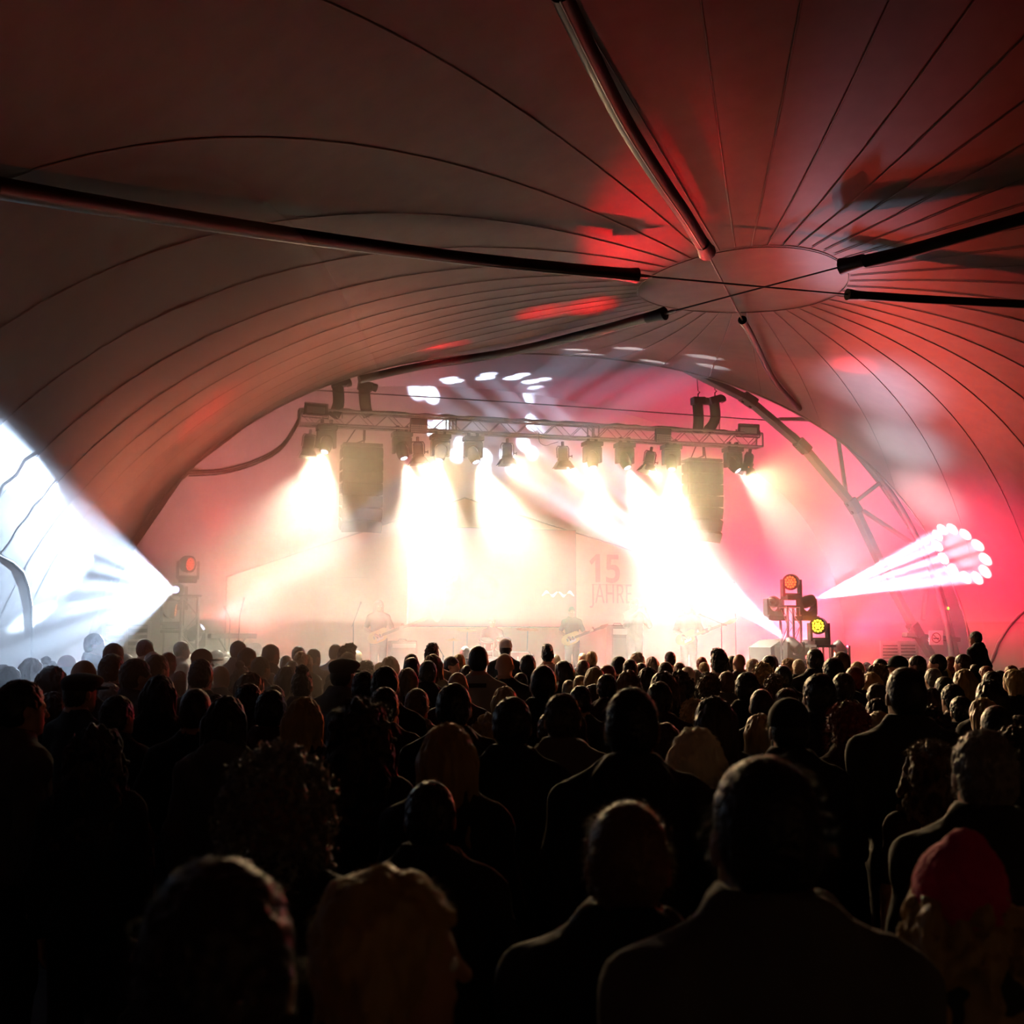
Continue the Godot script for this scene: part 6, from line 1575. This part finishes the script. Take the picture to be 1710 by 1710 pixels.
func make_materials() -> void:
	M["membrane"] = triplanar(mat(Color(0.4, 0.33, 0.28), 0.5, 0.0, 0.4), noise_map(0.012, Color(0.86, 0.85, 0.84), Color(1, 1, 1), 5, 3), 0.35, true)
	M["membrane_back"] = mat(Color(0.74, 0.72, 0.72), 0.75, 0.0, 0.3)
	M["seam"] = mat(Color(0.36, 0.3, 0.255), 0.5)
	M["floor"] = triplanar(mat(Color(0.22, 0.2, 0.18), 0.9), noise_map(0.03, Color(0.5, 0.5, 0.5), Color(1, 1, 1), 5, 8), 0.5, true)
	M["sleeve"] = mat(Color(0.035, 0.03, 0.028), 0.5)
	M["black"] = mat(Color(0.06, 0.06, 0.065), 0.5)
	M["steel"] = mat(Color(0.5, 0.5, 0.5), 0.35, 0.9)
	M["alu"] = mat(Color(0.62, 0.6, 0.6), 0.4, 0.7)
	M["galv"] = mat(Color(0.5, 0.45, 0.44), 0.6, 0.3)
	M["galv_pale"] = mat(Color(0.72, 0.68, 0.67), 0.55, 0.2)
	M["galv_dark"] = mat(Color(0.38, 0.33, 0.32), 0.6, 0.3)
	M["fixture"] = mat(Color(0.1, 0.095, 0.1), 0.45)
	M["fixture_blue"] = mat(Color(0.14, 0.14, 0.3), 0.45)
	M["speaker"] = mat(Color(0.1, 0.1, 0.1), 0.75)
	M["cloth_black"] = mat(Color(0.08, 0.08, 0.08), 0.95)
	M["grey_dark"] = mat(Color(0.3, 0.29, 0.29), 0.8)
	M["white_plate"] = mat(Color(0.86, 0.84, 0.83), 0.6)
	M["sign_red"] = mat(Color(0.5, 0.1, 0.1), 0.6)
	M["deck"] = mat(Color(0.2, 0.19, 0.19), 0.7)
	M["backdrop"] = mat(Color(0.8, 0.65, 0.55), 0.85)
	M["print"] = mat(Color(0.6, 0.3, 0.3), 0.8)
	M["lens_white"] = glow(Color(0.85, 0.88, 1.0), 14.0)
	M["lens_violet"] = glow(Color(0.7, 0.72, 1.0), 12.0)
	M["lens_amber"] = glow(Color(1.0, 0.6, 0.15), 1.2)
	M["lens_red"] = glow(Color(1.0, 0.1, 0.12), 4.0)
	M["lens_peach"] = glow(Color(1.0, 0.6, 0.4), 3.0)
	M["lens_dull"] = mat(Color(0.62, 0.6, 0.6), 0.4)
	M["lens_dark"] = mat(Color(0.06, 0.06, 0.08), 0.15)

func _ready() -> void:
	seed(7)
	rng.seed = 11
	var cam := Camera3D.new()
	cam.name = "camera"
	cam.fov = 46.296
	cam.position = Vector3(0, 1.95, 0)
	cam.rotation = Vector3(0.107092, 0, 0)
	var lens := CameraAttributesPhysical.new()
	lens.frustum_focal_length = 28.07
	lens.frustum_focus_distance = 17.0
	lens.frustum_near = 0.1
	lens.frustum_far = 200.0
	lens.exposure_aperture = 3.2
	cam.attributes = lens
	add_child(cam, true)
	cam.current = true
	var we := WorldEnvironment.new()
	we.name = "night"
	var e := Environment.new()
	e.background_mode = Environment.BG_COLOR
	e.background_color = Color(0, 0, 0)
	e.tonemap_mode = Environment.TONE_MAPPER_LINEAR
	e.tonemap_exposure = 1.0
	e.volumetric_fog_enabled = true
	e.volumetric_fog_density = 0.0
	e.sdfgi_enabled = true
	e.ssao_enabled = true
	e.ssil_enabled = true
	we.environment = e
	add_child(we, true)
	make_materials()
	build_tent()
	build_arch_truss()
	build_rig()
	build_stage()
	build_haze()
	crowd()

func build_haze() -> void:
	haze_bank("stage_haze", Vector3(22.3, 8.0, 12.0), stage(0, 6.3, -0.5), 0.058, "stage haze lit by the light beams over the stage")
	haze_bank("floor_haze", Vector3(22.3, 2.28, 12.0), stage(0, 1.15, -0.5), 0.036, "thin low haze in front of the band and over the front rows")
	haze_bank("drifting_haze", Vector3(5.6, 8.5, 14.0), stage(-7.9, 2.6, 9.4), 0.08, "haze drifting along the left tent side in the blue-white fan")

func haze_bank(called: String, size: Vector3, at: Vector3, thick: float, label: String) -> void:
	var f := FogVolume.new()
	f.name = called
	f.shape = RenderingServer.FOG_VOLUME_SHAPE_BOX if called != "drifting_haze" else RenderingServer.FOG_VOLUME_SHAPE_ELLIPSOID
	f.size = size
	f.transform = Transform3D(stage_turn(), at)
	var fm := FogMaterial.new()
	fm.density = thick
	fm.albedo = Color(1, 1, 1)
	f.material = fm
	tag(f, label, "haze", "", "stuff")
	add_child(f, true)

func guitar(at: Vector3, turn: Basis, bass: bool, paint: String, label: String) -> void:
	var o := base("bass_guitar" if bass else "electric_guitar", at, turn)
	tag(o, label, "guitar")
	var out := PackedVector2Array()
	for j in 40:
		var an := TAU * j / 40.0
		var r := 0.165 + 0.035 * cos(2.0 * an) + (0.05 if bass else 0.035) * maxf(0.0, cos(an * 1.0 - 0.55)) * maxf(0.0, sin(3.0 * an)) - 0.045 * pow(maxf(0.0, cos(an)), 18.0)
		out.append(Vector2(cos(an) * r * 1.15, sin(an) * r))
	put("body", Geo.new().slab(out, 0.042).mesh(), M[paint], o)
	var l := 0.86 if bass else 0.64
	put("neck", Geo.new().box(Vector3(0.1 + l / 2, 0, 0.022), Vector3(l, 0.055, 0.024)).mesh(), M["wood"], o)
	put("headstock", Geo.new().slab(PackedVector2Array([Vector2(0, -0.03), Vector2(0.06, -0.05), Vector2(0.2, -0.02), Vector2(0.21, 0.03), Vector2(0.05, 0.05), Vector2(0, 0.03)]), 0.02, Vector3(0.1 + l, 0, 0.02)).mesh(), M["wood"], o)
	put("pickguard", Geo.new().slab(PackedVector2Array([Vector2(-0.06, -0.1), Vector2(0.1, -0.08), Vector2(0.12, 0.0), Vector2(0.02, -0.02), Vector2(-0.04, -0.03)]), 0.006, Vector3(0, 0, 0.024)).mesh(), M["white_plate"], o)
	put("bridge", Geo.new().box(Vector3(-0.09, 0, 0.028), Vector3(0.03, 0.07, 0.016)).mesh(), M["steel"], o)
	for x: float in [-0.02, 0.05]: put("pickup", Geo.new().box(Vector3(x, 0, 0.026), Vector3(0.03, 0.08, 0.012)).mesh(), M["black"], o)
	for k in (4 if bass else 6):
		var y := (k - (1.5 if bass else 2.5)) * 0.009
		put("string", Geo.new().bar([Vector3(-0.09, y, 0.038), Vector3(0.12 + l, y, 0.037)], 0.001, 4).mesh(), M["steel"], o)

func mic_stand(at: Vector3, high: float, boom: Vector3, label: String) -> void:
	var o := base("microphone_stand", at, stage_turn())
	tag(o, label, "stand", "microphone stands on the stage")
	put("pole", Geo.new().bar([Vector3(0, 0.03, 0), Vector3(0, high, 0)], 0.012, 8).mesh(), M["black"], o)
	put("base", Geo.new().lathe([Vector2(0.0, 0.035), Vector2(0.11, 0.03), Vector2(0.13, 0.0), Vector2(0.0, 0.0)], 16).mesh(), M["black"], o)
	put("boom", Geo.new().bar([Vector3(0, high, 0) - boom * 0.35, Vector3(0, high, 0) + boom], 0.009, 8).mesh(), M["black"], o)
	var d := boom.normalized()
	put("microphone", Geo.new().bar([Vector3(0, high, 0) + boom, Vector3(0, high, 0) + boom + d * 0.12, Vector3(0, high, 0) + boom + d * 0.13, Vector3(0, high, 0) + boom + d * 0.18], [0.012, 0.016, 0.026, 0.02], 10).mesh(), M["black"], o)

func amp(at: Vector3, size: Vector3, label: String) -> void:
	var o := base("amplifier", at, stage_turn())
	tag(o, label, "amplifier")
	put("cabinet", Geo.new().box(Vector3(0, size.y / 2, 0), size, Basis(), 0.02).mesh(), M["speaker"], o)
	put("grille_cloth", Geo.new().box(Vector3(0, size.y * 0.42, size.z / 2), Vector3(size.x * 0.88, size.y * 0.7, 0.02)).mesh(), M["grey_dark"], o)
	put("control_panel", Geo.new().box(Vector3(0, size.y * 0.88, size.z / 2), Vector3(size.x * 0.88, size.y * 0.1, 0.02)).mesh(), M["alu"], o)
	put("handle", Geo.new().bar([Vector3(-0.1, size.y, 0), Vector3(-0.08, size.y + 0.035, 0), Vector3(0.08, size.y + 0.035, 0), Vector3(0.1, size.y, 0)], 0.012, 6).mesh(), M["black"], o)

func drum(called: String, at: Vector3, r: float, h: float, turn: Basis, paint: String, label: String) -> void:
	var o := base(called, at, stage_turn() * turn)
	tag(o, label, "drum", "drum kit")
	put("shell", Geo.new().lathe([Vector2(r, -h / 2), Vector2(r, h / 2)], 24).mesh(), M[paint], o)
	for y: float in [-h / 2, h / 2]:
		put("drumhead", Geo.new().lathe([Vector2(0.0, y + signf(y) * 0.002), Vector2(r, y)], 24).mesh(), M["white_plate"], o)
		put("hoop", Geo.new().lathe([Vector2(r, y - 0.018), Vector2(r + 0.016, y - 0.014), Vector2(r + 0.016, y + 0.014), Vector2(r, y + 0.018)], 24).mesh(), M["alu"], o)
	for k in 6: put("lug", Geo.new().box(Vector3(cos(TAU * k / 6) * (r + 0.01), 0, sin(TAU * k / 6) * (r + 0.01)), Vector3(0.03, h * 0.5, 0.03)).mesh(), M["alu"], o)
	var down: float = (o.transform.basis.inverse() * Vector3.DOWN).y
	if called != "bass_drum":
		for k in 3:
			var foot := o.transform.affine_inverse() * Vector3(at.x + cos(TAU * k / 3) * r * 0.9, 1.0, at.z + sin(TAU * k / 3) * r * 0.9)
			put("leg", Geo.new().bar([Vector3(cos(TAU * k / 3) * r, 0, sin(TAU * k / 3) * r), foot], 0.012, 6).mesh(), M["alu"], o)

func cymbal(at: Vector3, r: float, label: String) -> void:
	var o := base("cymbal", at, stage_turn() * Basis(Vector3.RIGHT, 0.12))
	tag(o, label, "cymbal", "cymbals of the drum kit")
	put("disc", Geo.new().lathe([Vector2(0.0, 0.03), Vector2(0.035, 0.026), Vector2(0.05, 0.012), Vector2(r, -0.012), Vector2(r, -0.015), Vector2(0.05, 0.008), Vector2(0.0, 0.024)], 28).mesh(), M["brass"], o)
	put("stand", Geo.new().bar([Vector3(0, 0.05, 0), Vector3(0, -(at.y - 1.25), 0)], 0.012, 8).mesh(), M["alu"], o)
	for k in 3: put("foot", Geo.new().bar([Vector3(0, -(at.y - 1.3), 0), Vector3(cos(TAU * k / 3) * 0.25, -(at.y - 1.02), sin(TAU * k / 3) * 0.25)], 0.01, 6).mesh(), M["alu"], o)

func musician(px: Vector3, yaw: float, build: String, stance: String, hair: String, hm: String, top: String, tm: String, label: String, tall := 1.78, y := 1.0, ex := "") -> Node3D:
	return person("mid", Vector3(px.x, y, px.z), tall, yaw, build, stance, hair, hm, "", "", top, tm, "skin_fair", label, "", ex)

func hang_guitar(who: Node3D, bass: bool, paint: String, label: String) -> void:
	var t := who.transform
	var slope := 0.35
	var b := t.basis.orthonormalized() * Basis(Vector3.UP, PI) * Basis(Vector3.BACK, slope)
	guitar(t * Vector3(0.06, 1.0, -0.175), b, bass, paint, label)

func band() -> void:
	people_materials()
	M["wood"] = mat(Color(0.5, 0.34, 0.2), 0.5)
	M["brass"] = mat(Color(0.78, 0.6, 0.28), 0.3, 0.9)
	M["guitar_red"] = mat(Color(0.5, 0.12, 0.1), 0.3)
	M["guitar_cream"] = mat(Color(0.85, 0.75, 0.55), 0.3)
	M["guitar_sun"] = mat(Color(0.7, 0.36, 0.14), 0.3)
	M["drum_red"] = mat(Color(0.55, 0.14, 0.13), 0.35)
	var a := musician(Vector3(-2.882, 1.950, -26.000), 180 - 20, "m", "guitar", "long", "hair_brown", "tee", "cloth_ink", "person on stage at the left playing a bass, long hair hanging over the face", 1.82)
	hang_guitar(a, true, "guitar_cream", "bass guitar held by the long-haired player at the left of the stage")
	var b := musician(Vector3(1.402, 1.950, -28.200), 180 - 8, "m", "guitar", "short", "hair_black", "tee", "cloth_wine", "person on stage right of the screen playing an electric guitar, looking down", 1.74)
	hang_guitar(b, false, "guitar_cream", "cream electric guitar held by the player just right of the screen")
	var s := musician(Vector3(2.670, 1.950, -26.200), 180 - 35, "m", "singer", "short", "hair_brown", "jacket", "cloth_ink", "person on stage singing into a microphone with both hands raised to the mouth", 1.86)
	var m := base("microphone", s.transform * Vector3(-0.05, 1.56, -0.2), s.transform.basis.orthonormalized())
	tag(m, "dark microphone held to the mouth by the singer", "microphone")
	put("handle", Geo.new().bar([Vector3(0, -0.12, -0.12), Vector3(0, 0.0, 0.0)], [0.014, 0.018], 10).mesh(), M["black"], m)
	put("grille_ball", Geo.new().ball(Vector3(0, 0.02, 0.02), Vector3(0.028, 0.028, 0.028)).mesh(), M["steel"], m)
	var c := musician(Vector3(3.842, 1.950, -26.200), 180 + 8, "m", "guitar", "wavy", "hair_light", "jacket", "cloth_wine", "person on stage at the right with very long hair playing a bass guitar", 1.76)
	hang_guitar(c, true, "guitar_sun", "sunburst bass guitar held by the long-haired player at the right")
	var d := musician(Vector3(-0.476, 1.950, -29.000), 180, "m", "seated", "short", "hair_brown", "tee", "cloth_red", "person seated behind the drum kit under the LED screen", 1.8, 0.72)
	var st := base("drum_stool", d.position + Vector3(0, 0.28, 0), stage_turn())
	tag(st, "round stool the drummer sits on", "stool")
	put("seat", Geo.new().lathe([Vector2(0, 0.53), Vector2(0.17, 0.52), Vector2(0.19, 0.48), Vector2(0.17, 0.44), Vector2(0, 0.44)], 18).mesh(), M["cloth_black"], st)
	put("post", Geo.new().bar([Vector3(0, 0, 0), Vector3(0, 0.45, 0)], 0.025, 8).mesh(), M["steel"], st)
	for k in 3: put("leg", Geo.new().bar([Vector3(0, 0.2, 0), Vector3(cos(TAU * k / 3) * 0.25, 0.015, sin(TAU * k / 3) * 0.25)], 0.014, 6).mesh(), M["steel"], st)
	var at := Vector3(-0.459, 1.950, -28.000)
	at.y = 1.0
	var sb := stage_turn()
	drum("bass_drum", at + Vector3(0, 0.3, 0.1), 0.28, 0.4, Basis(Vector3.RIGHT, PI / 2), "drum_red", "large bass drum lying on its side in the middle of the drum kit")
	drum("snare_drum", at + sb * Vector3(-0.42, 0.68, -0.35), 0.18, 0.14, Basis(Vector3.RIGHT, 0.08), "alu", "shallow snare drum on the left of the drum kit")
	drum("rack_tom", at + sb * Vector3(-0.16, 0.86, 0.1), 0.15, 0.22, Basis(Vector3.RIGHT, 0.35), "drum_red", "small rack tom above the bass drum at its left")
	drum("rack_tom", at + sb * Vector3(0.24, 0.86, 0.1), 0.16, 0.24, Basis(Vector3.RIGHT, 0.35), "drum_red", "larger rack tom above the bass drum at its right")
	drum("floor_tom", at + sb * Vector3(0.72, 0.48, -0.15), 0.22, 0.42, Basis(), "drum_red", "deep floor tom at the right of the drum kit")
	cymbal(at + sb * Vector3(-0.62, 1.2, 0.1), 0.24, "wide cymbal on a stand at the left of the drum kit")
	cymbal(at + sb * Vector3(0.85, 1.22, 0.05), 0.26, "wide cymbal on a stand at the right of the drum kit")
	cymbal(at + sb * Vector3(-0.85, 0.98, -0.3), 0.18, "small hi-hat cymbal low at the far left of the drum kit")
	mic_stand(Vector3(-3.452, 1.950, -26.200) * Vector3(1, 0, 1) + Vector3.UP, 1.35, Vector3(0.1, 0.28, 0), "microphone stand left of the bass player at the left of the stage")
	mic_stand(Vector3(4.489, 1.950, -25.800) * Vector3(1, 0, 1) + Vector3.UP, 1.32, Vector3(-0.36, 0.13, 0), "boom microphone stand beside the long-haired player at the right of the stage")
	mic_stand(Vector3(-1.601, 1.950, -28.000) * Vector3(1, 0, 1) + Vector3.UP, 0.62, Vector3(-0.1, 0.14, 0.05), "short microphone stand before the bass amplifier left of the drums")
	mic_stand(Vector3(-5.819, 1.950, -24.800) * Vector3(1, 0, 1) + Vector3.UP, 1.4, Vector3(-0.05, 0.1, 0), "upright microphone stand at the keyboard by the left backdrop edge")
	mic_stand(Vector3(-5.622, 1.950, -24.800) * Vector3(1, 0, 1) + Vector3.UP, 1.45, Vector3(0.05, 0.22, 0), "angled microphone stand right of the keyboard by the left backdrop edge")
	amp(Vector3(-2.547, 1.950, -28.000) * Vector3(1, 0, 1) + Vector3.UP, Vector3(0.62, 0.95, 0.4), "tall amplifier beside the bass player at the left of the stage")
	amp(Vector3(2.485, 1.950, -28.400) * Vector3(1, 0, 1) + Vector3.UP, Vector3(0.42, 1.32, 0.4), "tall narrow amplifier stack on stage left of the singer")
	amp(Vector3(0.360, 1.950, -29.000) * Vector3(1, 0, 1) + Vector3.UP, Vector3(0.3, 0.62, 0.3), "small amplifier right of the drum kit")
	var kb := base("keyboard", Vector3(-5.783, 2.049, -24.900), stage_turn(0.2))
	tag(kb, "keyboard on a folding stand by the left backdrop edge", "keyboard")
	put("case", Geo.new().box(Vector3.ZERO, Vector3(0.95, 0.1, 0.3)).mesh(), M["fixture"], kb)
	put("keys", Geo.new().box(Vector3(0, 0.05, -0.06), Vector3(0.85, 0.02, 0.14)).mesh(), M["white_plate"], kb)
	var fr := Geo.new()
	for k: float in [-1.0, 1.0]: fr.bar([Vector3(-0.3 * k, -0.05, 0.1 * k), Vector3(0.3 * k, 1.02 - kb.position.y, 0.1 * k)], 0.018, 6)
	put("stand", fr.mesh(), M["black"], kb)
	# a boy stands on something by the right entrance
	var e := person("mid", Vector3(6.742, 1.950, -17.500) * Vector3(1, 0, 1) + Vector3(0, 0.62, 0), 1.46, -40, "m", "pockets", "short", "hair_brown", "", "", "hoodie", "cloth_navy", "skin_fair", "boy in a dark hooded top standing raised above the crowd by the right entrance", "")
	var box := base("flight_case", e.position * Vector3(1, 0, 1) , stage_turn())
	tag(box, "flight case under the boy at the right, hidden behind the crowd", "case")
	put("body", Geo.new().box(Vector3(0, 0.3, 0), Vector3(0.7, 0.58, 0.6), Basis(), 0.02).mesh(), M["fixture"], box)
	for y: float in [0.03, 0.57]: put("edge_rail", Geo.new().box(Vector3(0, y, 0), Vector3(0.73, 0.04, 0.63), Basis(), 0.008).mesh(), M["alu"], box)
